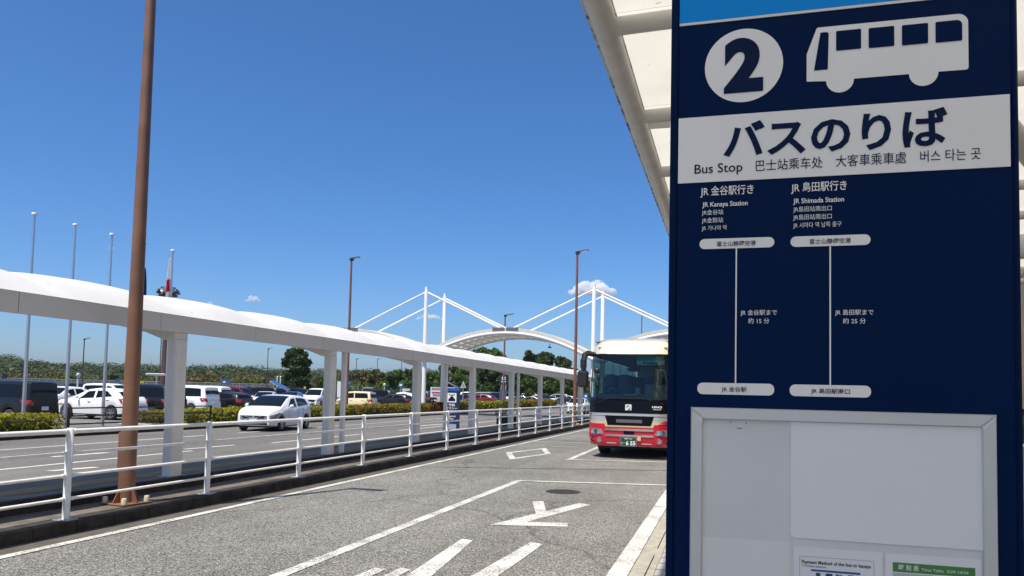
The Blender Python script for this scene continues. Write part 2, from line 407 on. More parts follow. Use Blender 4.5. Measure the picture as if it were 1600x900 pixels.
# gutter along the median
sheet('light_bounce_sheet', -60, 60, -120, -12.1, 0.02, mat('light_bounce_paving', (0.36, 0.34, 0.3), 0.9, var=0.2, vscale=.5))  # unseen pale ground added behind the camera to bounce light onto the sign
sheet('gutter', -7.58, -7.22, -8, 75, 0.004, mat('gutter_concrete', (0.10, 0.09, 0.075), 0.9, var=0.35, vscale=4))
# pavement on the near side: drain kerb with slots, then grey paving
b = MB(); b.hexa([(-0.955, -12, 0), (-0.80, -12, 0), (-0.80, 60, 0), (-0.955, 60, 0), (-0.955, -12, 0.012), (-0.80, -12, 0.03), (-0.80, 60, 0.03), (-0.955, 60, 0.012)])
b.box(-0.785, -0.715, -12, 60, 0, 0.034)
y = -12.0
while y < 60:
    b.box(-0.80, -0.785, y, y + 0.38, 0, 0.031); y += 1.6
tag(b.build('drain_kerb', GUTTER), kind='structure')
sheet('drain_channel', -0.81, -0.78, -12, 60, -0.015, BLACK)
b = MB(); b.box(-0.712, 14, -12, 60, -0.02, 0.03); tag(b.build('pavement', TILE), kind='structure')
# kerb below the hedge
b = MB(); b.bbox(-21.45, -21.28, -20, 150, -0.02, 0.15, 0.015); tag(b.build('hedge_kerb', KERB), kind='structure')
b = MB(); b.box(-23.7, -21.455, -20, 150, -0.02, 0.12); tag(b.build('planting_bed', mat('bed_soil', (0.07, 0.05, 0.035), 0.95, var=0.4, vscale=3)), kind='structure')

# painted markings
def marking(pts, name, m=PAINT, z=0.006):
    b = MB(); b.poly([(x, y, z) for x, y in pts]); 
    me = b.build(name, m)
    # face up
    if me.data.polygons[0].normal.z < 0: me.data.flip_normals()
    return tag(me, kind='structure')
def stripe(x0, y0, x1, y1, w, name='road_marking', m=PAINT, z=0.006):
    d = Vector((x1 - x0, y1 - y0)).normalized() * w / 2; n = Vector((-d.y, d.x))
    return marking([(x0 + n.x, y0 + n.y), (x0 - n.x, y0 - n.y), (x1 - n.x, y1 - n.y), (x1 + n.x, y1 + n.y)], name, m, z)
stripe(-7.17, -8, -7.06, 60, 0.13, 'edge_line', PAINT_NEW, 0.009)
stripe(-1.07, -8, -1.07, 60, 0.2, 'edge_line', PAINT_NEW)
stripe(-4.13, -5, -4.15, 15.36, 0.15, 'bay_line')
stripe(-4.2, 15.33, -1.17, 15.95, 0.15, 'bay_line', PAINT_NEW, 0.0095)
stripe(-4.24, 20.75, -4.5, 36, 0.15, 'bay_line')
stripe(-4.3, 20.9, -1.17, 21.55, 0.15, 'bay_line', PAINT_NEW, 0.0095)
stripe(-7.0, 28.0, -4.6, 28.6, 0.12, 'bay_line')
marking([(-3.12, 10.1), (-2.78, 10.25), (-2.17, 12.55), (-2.38, 12.66)], 'road_lettering')
marking([(-3.0, 10.42), (-2.16, 10.66), (-2.1, 10.36), (-3.1, 10.08)], 'road_lettering', z=0.007)
marking([(-3.14, 12.5), (-2.98, 12.62), (-2.64, 11.4), (-2.73, 11.13)], 'road_lettering', z=.008)
marking([(-2.96, 6.3), (-2.70, 6.4), (-2.98, 8.95), (-3.14, 9.0)], 'road_lettering')
marking([(-2.46, 6.5), (-2.19, 6.6), (-2.13, 9.05), (-2.3, 9.12)], 'road_lettering')
marking([(-3.47, 6.6), (-3.33, 6.65), (-3.3, 7.2), (-3.44, 7.22)], 'road_lettering')
marking([(-3.22, 6.7), (-3.07, 6.75), (-3.07, 7.29), (-3.2, 7.3)], 'road_lettering')
# diamond ahead of a crossing
D = [(-5.7, 20.1), (-6.47, 22.35), (-5.86, 25.0), (-5.13, 22.6)]
cx = sum(p[0] for p in D) / 4; cy = sum(p[1] for p in D) / 4
I = [(cx + (x - cx) * 0.74, cy + (y - cy) * 0.74) for x, y in D]
b = MB()
for i in range(4):
    j = (i + 1) % 4; b.quad((*D[j], .006), (*D[i], .006), (*I[i], .006), (*I[j], .006))
tag(b.build('road_marking', PAINT), kind='structure')
# far road lines
for k in range(-2, 14):
    stripe(-14.3, k * 10 + 2.0, -14.3, k * 10 + 8.2, 0.14, 'lane_line', PAINT_FAR)
stripe(-18.4, -5, -18.4, 24, 0.14, 'lane_line', PAINT_FAR); stripe(-18.4, 26, -18.5, 120, 0.12, 'lane_line', PAINT_FAR)
for pts in ([(-14.9, 18.5), (-14.75, 20.6), (-14.6, 20.6), (-14.75, 18.5)], [(-15.9, 15.0), (-15.75, 16.6), (-15.55, 16.6), (-15.7, 15.0)], [(-13.4, 12.6), (-13.2, 13.6), (-13.0, 13.6), (-13.2, 12.6)],
            [(-16.4, 23.6), (-16.2, 26.2), (-16.0, 26.2), (-16.2, 23.6)], [(-16.6, 30), (-16.4, 33.4), (-16.2, 33.4), (-16.4, 30)], [(-15.4, 36), (-15.3, 40), (-15.1, 40), (-15.2, 36)]):
    marking(pts, 'road_marking', PAINT_FAR)
b = MB()                                # bay lines in the car park
for yy in range(14, 120, 5):
    b.quad((-33.5, yy, .006), (-28.0, yy, .006), (-28.0, yy + .12, .006), (-33.5, yy + .12, .006))
    b.quad((-27.0, yy, .006), (-24.5, yy, .006), (-24.5, yy + .5, .006), (-27.0, yy + .5, .006))
tag(b.build('bay_line', PAINT_FAR), kind='structure')
# joints and an old trench patch across the bus lane
SEAM = mat('bitumen_seam', (0.08, 0.078, 0.072), 0.7, var=0.5, vscale=6)
j0, j1 = at(560, 728), at(1045, 735.5)
stripe(j0.x, j0.y, j1.x, j1.y, 0.035, 'road_joint', SEAM, 0.004)
marking([(j0.x, j0.y + .06), (j1.x, j1.y + .06), (j1.x, j1.y + .95), (j0.x, j0.y + .95)], 'road_patch', asphalt('patched_asphalt', (0.05, 0.049, 0.046), (0.135, 0.13, 0.12), (0.36, 0.35, 0.32), 95), 0.003)
j0, j1 = at(700, 694.5), at(905, 698.5)
stripe(j0.x, j0.y, j1.x, j1.y, 0.07, 'road_joint', PAINT, 0.004)
# manhole
b = MB(); b.lathe([(0.32, 0.0), (0.32, 0.008), (0.3, 0.011), (0.285, 0.008), (0.0, 0.009)], 40)
for i in range(-6, 7):
    w = math.sqrt(max(0, 0.27 ** 2 - (i * 0.042) ** 2)); b.box(i * .042 - .008, i * .042 + .008, -w, w, 0.006, 0.014)
tag(b.build('manhole_cover', IRON, loc=(-2.94, 14.02, 0)), 'round dark iron manhole cover in the asphalt before the bus', 'manhole cover')

# ------------------------------------------------------------------ bus stop sign
NAVY = mat('navy_sign_panel', (0.001, 0.0135, 0.06), 0.4, var=0.08, vscale=2, spec=0.05)
NAVY_E = mat('navy_sign_edge', (0.0009, 0.011, 0.048), 0.35, spec=.06)
SKYB = mat('light_blue_panel', (0.004, 0.27, 0.72), 0.45, spec=.1)
SIGNW = mat('white_sign_film', (0.87, 0.84, 0.77), 0.5, var=0.05, vscale=3)
INK = mat('navy_ink', (0.002, 0.012, 0.05), 0.5, spec=.1)
FRAME = mat('brushed_aluminium', (0.66, 0.65, 0.62), 0.5, metal=0.5, var=0.1, vscale=2)
BOARD = mat('old_white_board', (0.70, 0.695, 0.665), 0.5, var=0.12, vscale=2.2)
PAPER = mat('blank_paper', (0.80, 0.795, 0.78), 0.55, var=0.05, vscale=1.5)
PAPER2 = mat('notice_paper', (0.76, 0.75, 0.74), 0.6)
SY = 2.0                                 # front face of the sign
sign = empty('bus_stop_sign', (0, SY, 0.03), 0, 'tall navy bus stop pillar sign with number 2, white bus symbol and aluminium notice frame', 'bus stop sign')
def P(name, x0, x1, z0, z1, y0, y1, m, bev=0.0, parent=sign):
    b = MB()
    if bev: b.bbox(x0, x1, y0, y1, z0 - .03, z1 - .03, bev)
    else: b.box(x0, x1, y0, y1, z0 - .03, z1 - .03)
    return b.build(name, m, parent)
P('panel', -0.132, 0.627, 0.06, 3.1, 0.0, 0.13, NAVY)
P('side_frame', -0.1525, -0.133, 0.03, 3.12, -0.004, 0.14, NAVY_E, 0.004)
P('side_frame', 0.628, 0.641, 0.03, 3.12, -0.004, 0.14, NAVY_E, 0.004)
P('top_band', -0.1315, 0.6265, 2.774, 3.1, -0.002, -0.0005, SKYB)
P('trim_strip', -0.1315, 0.6265, 2.7665, 2.773, -0.003, -0.0005, FRAME)
P('base', -0.2, 0.69, 0.03, 0.058, -0.05, 0.18, STEEL, 0.006)
P('name_band', -0.1315, 0.6235, 2.35, 2.521, -0.0025, -0.0005, SIGNW)
def disc(name, cx, cz, r, y, m, parent=sign, seg=48):
    b = MB(); b.poly([(cx + r * math.cos(-2 * math.pi * i / seg), y, cz - .03 + r * math.sin(-2 * math.pi * i / seg)) for i in range(seg)]); return b.build(name, m, parent)
def flat(name, pts, y, m, parent=sign):
    b = MB(); b.poly([(x, y, z - .03) for x, z in pts]); o = b.build(name, m, parent)
    return o
def rrect(x0, x1, z0, z1, r, seg=5, radii=None):
    rs = radii or (r, r, r, r); out = []
    for (cx, cz, a0), rr in zip(((x0, z0, 180), (x1, z0, 270), (x1, z1, 0), (x0, z1, 90)), rs):
        ox = cx + (rr if cx == x0 else -rr); oz = cz + (rr if cz == z0 else -rr)
        for i in range(seg + 1):
            a = R(a0 + 90 * i / seg); out.append((ox + rr * math.cos(a), oz + rr * math.sin(a)))
    return out
disc('number_disc', 0.029, 2.647, 0.0955, -0.002, SIGNW)
text_mesh('numeral', '2', INK, sign, -0.019, 0.077, 2.586 - .03, 0.178, 0.055, -0.0034)
# bus pictogram
bx = [(0.18, 2.591), (0.226, 2.588)]
def arc(cx, cz, r, a0, a1, n=10): return [(cx + r * math.cos(R(a0 + (a1 - a0) * i / n)), cz + r * math.sin(R(a0 + (a1 - a0) * i / n))) for i in range(n + 1)]
bx += arc(0.257, 2.5885, 0.032, 180, 360) + arc(0.443, 2.5885, 0.032, 180, 360) + [(0.533, 2.588)] + arc(0.533, 2.594, 0.006, 270, 360, 4) + arc(0.517, 2.703, 0.022, 0, 90, 6) + arc(0.208, 2.72, 0.006, 90, 165, 4) + [(0.18, 2.66)]
flat('bus_symbol', bx, -0.002, SIGNW)
for w in ([(0.197, 2.617), (0.229, 2.617), (0.231, 2.708), (0.227, 2.712), (0.212, 2.712)], rrect(0.248, 0.305, 2.662, 2.712, .003), rrect(0.322, 0.379, 2.661, 2.711, .003), rrect(0.396, 0.453, 2.66, 2.71, .003), rrect(0.469, 0.526, 2.659, 2.71, .003, 5, (.003, .003, .012, .003))):
    flat('window_symbol', w, -0.0034, NAVY)
T = lambda s, x0, x1, z, h, m=INK, bold=0.0, y=-0.004: text_mesh('lettering', s, m, sign, x0, x1, z - .03, h, bold, y)
T('バスのりば', -0.019, 0.493, 2.416, 0.1, INK, 0.028)
T('Bus Stop', -0.09, 0.028, 2.373, 0.034, INK, 0.006)
T('巴士站乘车处', 0.06, 0.217, 2.373, 0.031); T('大客車乘車處', 0.247, 0.404, 2.373, 0.031); T('버스 타는 곳', 0.434, 0.562, 2.373, 0.031)
T('JR 金谷駅行き', -0.075, 0.055, 2.3165, 0.0262, SIGNW, 0.009, -0.002); T('JR 島田駅行き', 0.144, 0.272, 2.315, 0.0262, SIGNW, 0.009, -0.002)
T('JR Kanaya Station', -0.07, 0.041, 2.286, 0.0172, SIGNW, 0.014, -0.002); T('JR Shimada Station', 0.149, 0.266, 2.285, 0.0172, SIGNW, 0.014, -0.002)
T('JR金谷站', -0.071, -0.018, 2.266, 0.0145, SIGNW, 0, -0.002); T('JR金穀站', -0.071, -0.018, 2.2455, 0.0145, SIGNW, 0, -0.002); T('JR 가나야 역', -0.071, -0.010, 2.2255, 0.0145, SIGNW, 0, -0.002)
T('JR島田站南出口', 0.149, 0.238, 2.2645, 0.0145, SIGNW, 0, -0.002); T('JR島田站南出口', 0.149, 0.238, 2.2445, 0.0145, SIGNW, 0, -0.002); T('JR 시마다 역 남쪽 출구', 0.149, 0.26, 2.2245, 0.0145, SIGNW, 0, -0.002)
for (x0, x1, z0, z1) in ((-0.076, 0.105, 2.177, 2.203), (0.143, 0.325, 2.176, 2.202), (-0.078, 0.106, 1.808, 1.837), (0.142, 0.325, 1.808, 1.8365)):
    flat('stop_plate', rrect(x0, x1, z0, z1, 0.0128, 6), -0.002, SIGNW)
for x, s0, s1 in ((0.0145, 2.1775, 1.8365), (0.2345, 2.1765, 1.836)):
    flat('route_line', [(x - .0017, s1), (x + .0017, s1), (x + .0017, s0), (x - .0017, s0)], -0.0015, SIGNW)
T('富士山静岡空港', -0.033, 0.061, 2.1838, 0.0137, INK, 0.008); T('富士山静岡空港', 0.187, 0.281, 2.1828, 0.0137, INK, 0.008)
T('JR 金谷駅', -0.019, 0.041, 1.8165, 0.0135, INK, 0.008); T('JR 島田駅南口', 0.191, 0.278, 1.8165, 0.0135, INK, 0.008)
T('JR 金谷駅まで', 0.025, 0.112, 2.0085, 0.0145, SIGNW, 0.004, -0.002); T('約 15 分', 0.044, 0.094, 1.9875, 0.0145, SIGNW, 0.004, -0.002)
T('JR 島田駅まで', 0.245, 0.331, 2.0075, 0.0145, SIGNW, 0.004, -0.002); T('約 25 分', 0.263, 0.314, 1.9865, 0.0145, SIGNW, 0.004, -0.002)
# notice frame: four mitred aluminium bars
fx0, fx1, fz0, fz1, fw = -0.093, 0.586, 0.75, 1.775, 0.029
for pts in ([(fx0, fz0), (fx0, fz1), (fx0 + fw, fz1 - fw), (fx0 + fw, fz0 + fw)], [(fx1, fz1), (fx1, fz0), (fx1 - fw, fz0 + fw), (fx1 - fw, fz1 - fw)],
            [(fx0, fz1), (fx1, fz1), (fx1 - fw, fz1 - fw), (fx0 + fw, fz1 - fw)], [(fx1, fz0), (fx0, fz0), (fx0 + fw, fz0 + fw), (fx1 - fw, fz0 + fw)]):
    b = MB(); c = [sum(p[k] for p in pts) / 4 for k in (0, 1)]
    ins = [(c[0] + (x - c[0]) * .985 if abs(x - c[0]) > .2 else c[0] + (x - c[0]) * .86, c[1] + (z - c[1]) * .985 if abs(z - c[1]) > .2 else c[1] + (z - c[1]) * .86) for x, z in pts]
    b.rings([[(x, -0.0006, z - .03) for x, z in pts], [(x, -0.010, z - .03) for x, z in pts], [(x, -0.0135, z - .03) for x, z in ins]])
    b.build('notice_frame', FRAME, sign)
P('notice_board', fx0 + fw, fx1 - fw, fz0 + fw, fz1 - fw, -0.003, -0.0008, BOARD)
P('board_panel', fx0 + fw + .0005, 0.1425, fz0 + fw, 1.4535, -0.0042, -0.0032, mat('grey_board_panel', (0.75, 0.74, 0.705), 0.5, var=0.06, vscale=2))
flat('scuff_mark', rrect(0.018, 0.032, 1.7235, 1.7265, .0012), -0.0034, mat('tape_residue', (0.3, 0.25, 0.16), 0.7))
for (x, z) in ((0.002, 1.738), (0.039, 1.736)):
    flat('scuff_mark', [(x, z), (x + .0015, z), (x + .003, z + .004), (x + .001, z + .004)], -0.0034, INK)
# notices lying in the frame
sh = MB(); sp = rrect(0, 0.413, 0, 0.279, .006, 5, (.012, .002, .002, .002))
sh.rings([[(x, 0, z) for x, z in sp], [(x, -0.0022, z) for x, z in sp]])
tag(sh.build('notice_sheet', PAPER, loc=(0.1445, SY - 0.0034, 1.4665)), 'large blank white sheet with rounded corner in the notice frame', 'notice')
pay = empty('payment_notice', (0.152, SY - 0.0036, 1.2), 0, 'white payment method notice with black heading below the blank sheet', 'notice')
b = MB(); b.box(0, 0.196, -0.001, 0, -0.04, 0.246); b.build('paper', PAPER2, pay)
b = MB()
for q in ((0.013, 0.178, 0.2235, 0.2243), (0.013, 0.0138, -0.03, 0.2235), (0.1772, 0.178, -0.03, 0.2235)): b.box(q[0], q[1], -0.0016, -0.0011, q[2], q[3])
b.build('border_line', mat('grey_line', (0.35, 0.35, 0.36), 0.6), pay)
text_mesh('heading', 'Payment Method of the bus to kanaya', mat('black_ink', (0.01, 0.01, 0.012), 0.5), pay, 0.018, 0.171, 0.2072, 0.0115, 0.02, -0.0018)
text_mesh('heading', '① Cashless settlement', MATS['black_ink'], pay, 0.019, 0.074, 0.1995, 0.0062, 0.005, -0.0018)
b = MB(); b.box(0.039, 0.148, -0.0017, -0.0012, 0.190, 0.1945); b.build('blue_bar', mat('blue_print', (0.02, 0.08, 0.3), 0.5), pay)
for x0, x1, c in ((0.05, 0.06, (0.05, 0.05, 0.05)), (0.072, 0.087, (0.02, 0.03, 0.15)), (0.094, 0.101, (0.5, 0.02, 0.02)), (0.1015, 0.109, (0.6, 0.25, 0.02)), (0.121, 0.135, (0.02, 0.05, 0.15))):
    b = MB(); b.poly([(x, -0.0017, z) for x, z in rrect(x0, x1, 0.179, 0.187, .0025)]); b.build('card_logo', mat('print_%d' % int(x0 * 1000), c, 0.5), pay)
tt = empty('timetable', (0.354, SY - 0.0036, 1.2), 0, 'white timetable sheet with green header bar in the lower right of the notice frame', 'notice')
b = MB(); b.box(0, 0.2, -0.001, 0, -0.04, 0.2455); b.build('paper', PAPER2, tt)
b = MB(); b.box(0.016, 0.187, -0.0016, -0.0011, 0.204, 0.2255); b.build('header_bar', mat('green_print', (0.055, 0.22, 0.045), 0.5), tt)
text_mesh('heading', '時 刻 表', PAPER2, tt, 0.028, 0.071, 0.2095, 0.0145, 0.012, -0.0021)
text_mesh('heading', 'Time Table  3/29-10/24', PAPER2, tt, 0.076, 0.173, 0.2105, 0.0085, 0.006, -0.0021)
b = MB(); b.box(0.016, 0.187, -0.0015, -0.0011, 0.10, 0.2015); b.build('table_area', mat('pale_green_print', (0.42, 0.47, 0.42), 0.6), tt)

# ------------------------------------------------------------------ terminal canopy overhead
MEM = membrane('canopy_membrane', (0.82, 0.78, 0.67), 0.46)
CBEAM = mat('canopy_steel', (0.56, 0.55, 0.51), 0.45, var=0.15, vscale=2.5)
GRIME = mat('grimy_gutter', (0.5, 0.48, 0.42), 0.7, col2=(0.12, 0.1, 0.08), vscale=4.5, thr=(0.38, 0.5))
tc_ = empty('terminal_canopy', (5, 15, 0), 0, 'cream membrane canopy on white tube beams over the bus stop pavement', 'canopy')
ZB = 6.1
def cz(x): return ZB + 0.06 + 0.03 * (x + 1.55)         # canopy rises gently to the building
def tp(x, y, z): return (x - 5, y - 15, z)
b = MB(); b.tube([tp(-1.417, -18, ZB), tp(-1.417, 70, ZB)], 0.143, 14); b.build('edge_beam', CBEAM, tc_, 40)
b = MB()
b.box(-1.616 - 5, -1.569 - 5, -33, 55, ZB + 0.037, ZB + 0.21)
b.box(-1.569 - 5, -1.305 - 5, -33, 55, ZB + 0.155, ZB + 0.175); b.build('gutter', GRIME, tc_)
ys = [8.73 + 3.01 * k for k in range(-9, 20)]
for i, yb in enumerate(ys):
    b = MB(); b.tube([tp(-1.417, yb, ZB), tp(11, yb, cz(11) - .1)], 0.106, 12); b.build('cross_beam', CBEAM, tc_, 40)
    if i % 2 == 0:
        b = MB(); b.box(-1.24 - 5, -0.9 - 5, yb - 15 - 0.015, yb - 15 + 0.015, ZB - .19, ZB + .03)
        for q in (0.05, 0.12):
            b.lathe([(0.022, -0.016), (0.022, -0.03), (0.0, -0.03)], 6, Matrix.Translation((-6.17 + q * 1.4, yb - 15, ZB - .145)) @ Matrix.Rotation(R(90), 4, 'X'))
        b.build('bracket', CBEAM, tc_)
for i in range(len(ys) - 1):
    y0, y1 = ys[i] + .003, ys[i + 1] - .003
    rows = []
    for j in range(9):
        u = j / 8; rows.append([tp(x, y0 + (y1 - y0) * u, cz(x) + 0.095 + 0.15 * math.sin(math.pi * u) * min(1, (x + 1.5) / 1.2)) for x in (-1.37, -0.9, -0.3, 1, 3, 5, 7, 9, 11)])
    b = MB(); b.grid(rows); b.build('membrane', MEM, tc_, 60)
for yc in (-3.31, 14.75, 32.8, 50.9):
    b = MB(); b.tube([tp(6.46, yc, 0.03), tp(6.46, yc, 3.9)], 0.25, 16); b.build('column', CBEAM, tc_, 40)
    for dx, dy in ((-3.2, -3.0), (-3.2, 3.0), (3.2, -3.0), (3.2, 3.0)):
        b = MB(); b.tube([tp(6.46, yc, 3.7), tp(6.46 + dx, yc + dy, cz(6.46 + dx) - .15)], [0.21, 0.14], 12); b.build('strut', CBEAM, tc_, 40)
# terminal wall beyond
bld = empty('terminal_building', (13, 25, 0), 0, 'brown panelled terminal wall with dark glazing behind the bus stop sign', 'building')
b = MB(); b.box(-0.4, 3, -35, 45, 0.03, 8); b.build('wall', mat('brown_wall_panel', (0.32, 0.24, 0.16), 0.6, var=0.15, vscale=1), bld)
for k in range(12):
    b = MB(); b.box(-0.46, -0.405, -30 + k * 6, -25 + k * 6, 0.1, 1.6); b.build('window', DGLASS, bld)
pst = empty('barrier_post', (4.45, 12.2, 0.03), 0, 'white rounded barrier post with metal hoop near right edge of photo', 'bollard')
b = MB(); b.lathe([(0.1, 0), (0.1, 0.95), (0.085, 1.04), (0.04, 1.08), (0, 1.085)], 16); b.build('body', WHITE, pst, 50)
b = MB(); b.tube([(-.05, 0, 1.07), (-.05, 0, 1.25), (-.03, 0, 1.3), (.03, 0, 1.3), (.05, 0, 1.25), (.05, 0, 1.07)], 0.012, 8); b.build('hoop', GALV, pst, 50)

# ------------------------------------------------------------------ white pipe railing on the median
rail = empty('pipe_railing', (XR, 20, 0.15), 0, 'long white four-rail pipe railing on the median kerb beside the bus lane', 'railing')
PY = [7.56 + 2.605 * k for k in range(-3, 19)]
RZ = (1.065, 0.80, 0.53, 0.25)
post = None
for yb in PY:
    if post is None:
        b = MB(); b.tube([(0, 0, 0.006), (0, 0, 1.09), (0, 0, 1.105)], [0.043, 0.043, 0.03], 14); post = b.build('post', RAILW, rail, 50); post.location = (0, yb - 20, 0)
        b = MB(); b.bbox(-0.1, 0.1, -0.1, 0.1, 0.0, 0.012, 0.004)
        for sx in (-1, 1):
            for sy in (-1, 1): b.lathe([(0.013, 0.012), (0.013, 0.03), (0, 0.031)], 6, Matrix.Translation((sx * .075, sy * .075, 0)))
        fl = b.build('base_flange', GALV, post)
        for z in RZ:
            b = MB(); rr = 0.035 if z > 1 else 0.026
            b.tube([(0, -.09, z), (0, -.046, z), (0, -.04, z + .001), (0, .04, z + .001), (0, .046, z), (0, .09, z)], [rr, rr, rr * .8, rr * .8, rr, rr], 10); b.build('bracket', RAILW, post, 40)
    else:
        c = copy_tree(post, rail); c.location = (0, yb - 20, 0)
for z in RZ:
    for i in range(len(PY) - 1):
        b = MB(); b.tube([(0, PY[i] - 20 + .045, z), (0, PY[i + 1] - 20 - .045, z)], 0.030 if z > 1 else 0.020, 10); b.build('rail', RAILW, rail, 50)

# ------------------------------------------------------------------ lamps
def lamp(loc, h, label, r0=0.11, r1=0.055, group='brown street lamps', base=True, arm=0.62, m=BROWN, name='street_lamp', headm=BLACK, az=0.0):
    o = empty(name, loc, az, label, 'street lamp', group)
    b = MB(); n = 6
    b.tube([(0, 0, 0.02 + (h - .02) * i / n) for i in range(n + 1)], [r0 + (r1 - r0) * i / n for i in range(n + 1)], 20 if r0 > .1 else 10); b.build('pole', m, o, 50)
    b = MB(); s = r1 / 0.055
    M = Matrix.Translation((0, 0, h)) @ Matrix.Rotation(R(-10), 4, 'Y')
    b.bbox(-0.09 * s, 0.12 * s, -0.07 * s, 0.07 * s, -0.1 * s, 0.06 * s, 0.015 * s, M)
    b.hexa([M @ Vector(q) for q in ((.12 * s, -.09 * s, -.02), (arm, -.14 * s, .0), (arm, .14 * s, .0), (.12 * s, .09 * s, -.02), (.12 * s, -.07 * s, .05 * s), (arm, -.1 * s, .04 * s), (arm, .1 * s, .04 * s), (.12 * s, .07 * s, .05 * s))])
    hd = b.build('lamp_head', headm, o)
    b = MB(); b.hexa([M @ Vector(q) for q in ((.2, -.09 * s, -.03), (arm - .05, -.11 * s, -.016), (arm - .05, .11 * s, -.016), (.2, .09 * s, -.03), (.2, -.09 * s, -.02), (arm - .05, -.11 * s, -.003), (arm - .05, .11 * s, -.003), (.2, .09 * s, -.02))]); b.build('lens', LAMPG, hd)
    if base:
        b = MB(); b.bbox(-.24, .24, -.24, .24, 0, .022, .006); bp = b.build('base_plate', m, o)
        for a in range(4):
            ca, sa = math.cos(R(45 + 90 * a)), math.sin(R(45 + 90 * a))
            b = MB(); b.lathe([(0.036, 0.02), (0.036, 0.085), (0.03, 0.1), (0, 0.102)], 12, Matrix.Translation((ca * .26, sa * .26, 0))); b.build('bolt_cap', CAP, o, 40)
            b = MB(); M2 = Matrix.Rotation(R(90 * a), 4, 'Z')
            b.rings([[tuple(M2 @ Vector(q)) for q in ((r0 - .01, .008, .02), (.21, .008, .02), (.21, .008, .04), (r0 - .01, .008, .24))], [tuple(M2 @ Vector(q)) for q in ((r0 - .01, -.008, .02), (.21, -.008, .02), (.21, -.008, .04), (r0 - .01, -.008, .24))]]); b.build('gusset', m, o)
        b = MB(); b.bbox(-r0 - .03, -r0 + .03, -.06, .06, .42, .98, .006); b.build('service_box', m, o)
    return o
lamp((-8.06, 8.92, 0.15), 9.4, 'big brown lamp pole with bolted base in the left foreground behind the railing', 0.112, 0.055, az=R(-8))
lamp((-8.05, 41.0, 0.15), 9.4, 'brown street lamp with white lens standing left of the bus', 0.1, 0.06)
def lamp_px(px, pyb, pyt, label, base_z=0.1, **kw):
    g = at(px, pyb, base_z); t = at_y(px, pyt, g.y)
    return lamp(g, t.z - base_z, label, base=False, **kw)
lamp_px(541, 646, 405, 'brown street lamp with dark head rising above the walkway roof', 0.12, r0=0.11, r1=0.07)
lamp_px(786, 640, 493, 'brown street lamp in front of the arched gateway apex', 0.12, r0=0.12, r1=0.07, arm=0.9)
lamp_px(1001, 634, 490, 'brown street lamp behind the right gateway cables', 0.12, r0=0.13, r1=0.08, arm=1.1)
for px, yb, yt, lb in ((127, 622, 530, 'thin dark lamp post above the white crossover in the car park'), (416, 622, 545, 'thin dark lamp post left of the tall dark tree'),
                       (555, 622, 561, 'thin dark post behind the black minivan'), (588, 622, 561, 'thin dark lamp post above the cream van'), (626, 622, 563, 'thin dark lamp post over the teal sign'),
                       (766, 624, 575, 'thin dark lamp post before the wood, right of the third column'), (822, 624, 585, 'thin dark lamp post before the wood, left of the fifth column')):
    lamp_px(px, yb, yt, lb, 0.0, r0=0.09, r1=0.06, arm=0.8, m=BROWN_D, group='car park lamp posts')

# ------------------------------------------------------------------ walkway canopy
ROOFM = membrane('walkway_membrane', (0.58, 0.58, 0.575), 0.1)
wc = empty('walkway_canopy', (-9.6, 20, 0.32), 0, 'long white membrane canopy on a row of columns along the median walkway', 'canopy')
XF, XB, XM = -8.6, -10.62, -9.55
ZF0, ZF1, ZR = 2.66, 2.93, 3.30
MOD = 2.515
Y0 = 7.55 - 4 * MOD; NM = 21
def wp(x, y, z): return (x + 9.6, y - 20, z - 0.32)
for k in range(NM):
    y0 = Y0 + k * MOD; y1 = y0 + MOD
    for X, sgn, za, zb in ((XF, 1, ZF0, ZF1), (XB, -1, 2.98, 3.08)):
        b = MB(); b.box(X - (.05 if sgn > 0 else 0) + 9.6, X + (0 if sgn > 0 else .05) + 9.6, y0 + .006 - 20, y1 - .006 - 20, za - .32, zb - .32); b.build('fascia', FASC, wc)
    rows = []                            # bulged membrane bay, creased at both ends
    yo = 0.62
    for j in range(11):
        u = j / 10; bul = (4 * u * (1 - u)) ** 0.8
        row = []
        for x, t in ((XF + .015, 0), (-8.75, .2), (-8.95, .45), (-9.2, .72), (-9.4, .92), (XM, 1), (-9.75, .97), (-10.0, .87), (-10.3, .68), (XB - .015, .42)):
            z = ZF1 + .006 + (ZR - ZF1) * t + 0.08 * bul * math.sin(math.pi * min(1, max(0, t)) * 0.75)
            row.append(wp(x, y0 + yo + MOD * u, z))
        rows.append(row)
    b = MB(); b.grid(rows); b.build('membrane', ROOFM, wc, 70)
b = MB(); b.hexa([wp(XB + .06, Y0, 2.99), wp(XF - .06, Y0, ZF0 + .1), wp(XF - .06, Y0 + NM * MOD, ZF0 + .1), wp(XB + .06, Y0 + NM * MOD, 2.99), wp(XB + .06, Y0, 3.02), wp(XF - .06, Y0, ZF0 + .14), wp(XF - .06, Y0 + NM * MOD, ZF0 + .14), wp(XB + .06, Y0 + NM * MOD, 3.02)]); b.build('soffit', mat('soffit_panel', (0.6, 0.6, 0.58), 0.6), wc)
CY = [10.6 + 5.03 * k for k in range(-2, 8)]
for yc in CY:
    b = MB(); b.bbox(-8.80 + 9.6, -8.62 + 9.6, yc - .14 - 20, yc + .14 - 20, 0, ZF0 - .10 - .32, .02); b.build('column', COLW, wc)
    b = MB(); b.bbox(-8.84 + 9.6, -8.605 + 9.6, yc - .2 - 20, yc + .2 - 20, .002, .022, .005); b.build('base_plate', GALV, wc)
    b = MB(); q = [(-8.64, ZF0 + .09), (-10.55, 2.985), (-10.55, 2.93), (-9.2, ZF0 + .0), (-8.86, ZF0 - .12), (-8.64, ZF0 - .12)]
    b.rings([[wp(x - .002, yc - .15, z) for x, z in q], [wp(x - .002, yc + .15, z) for x, z in q]]); b.build('haunch', COLW, wc)
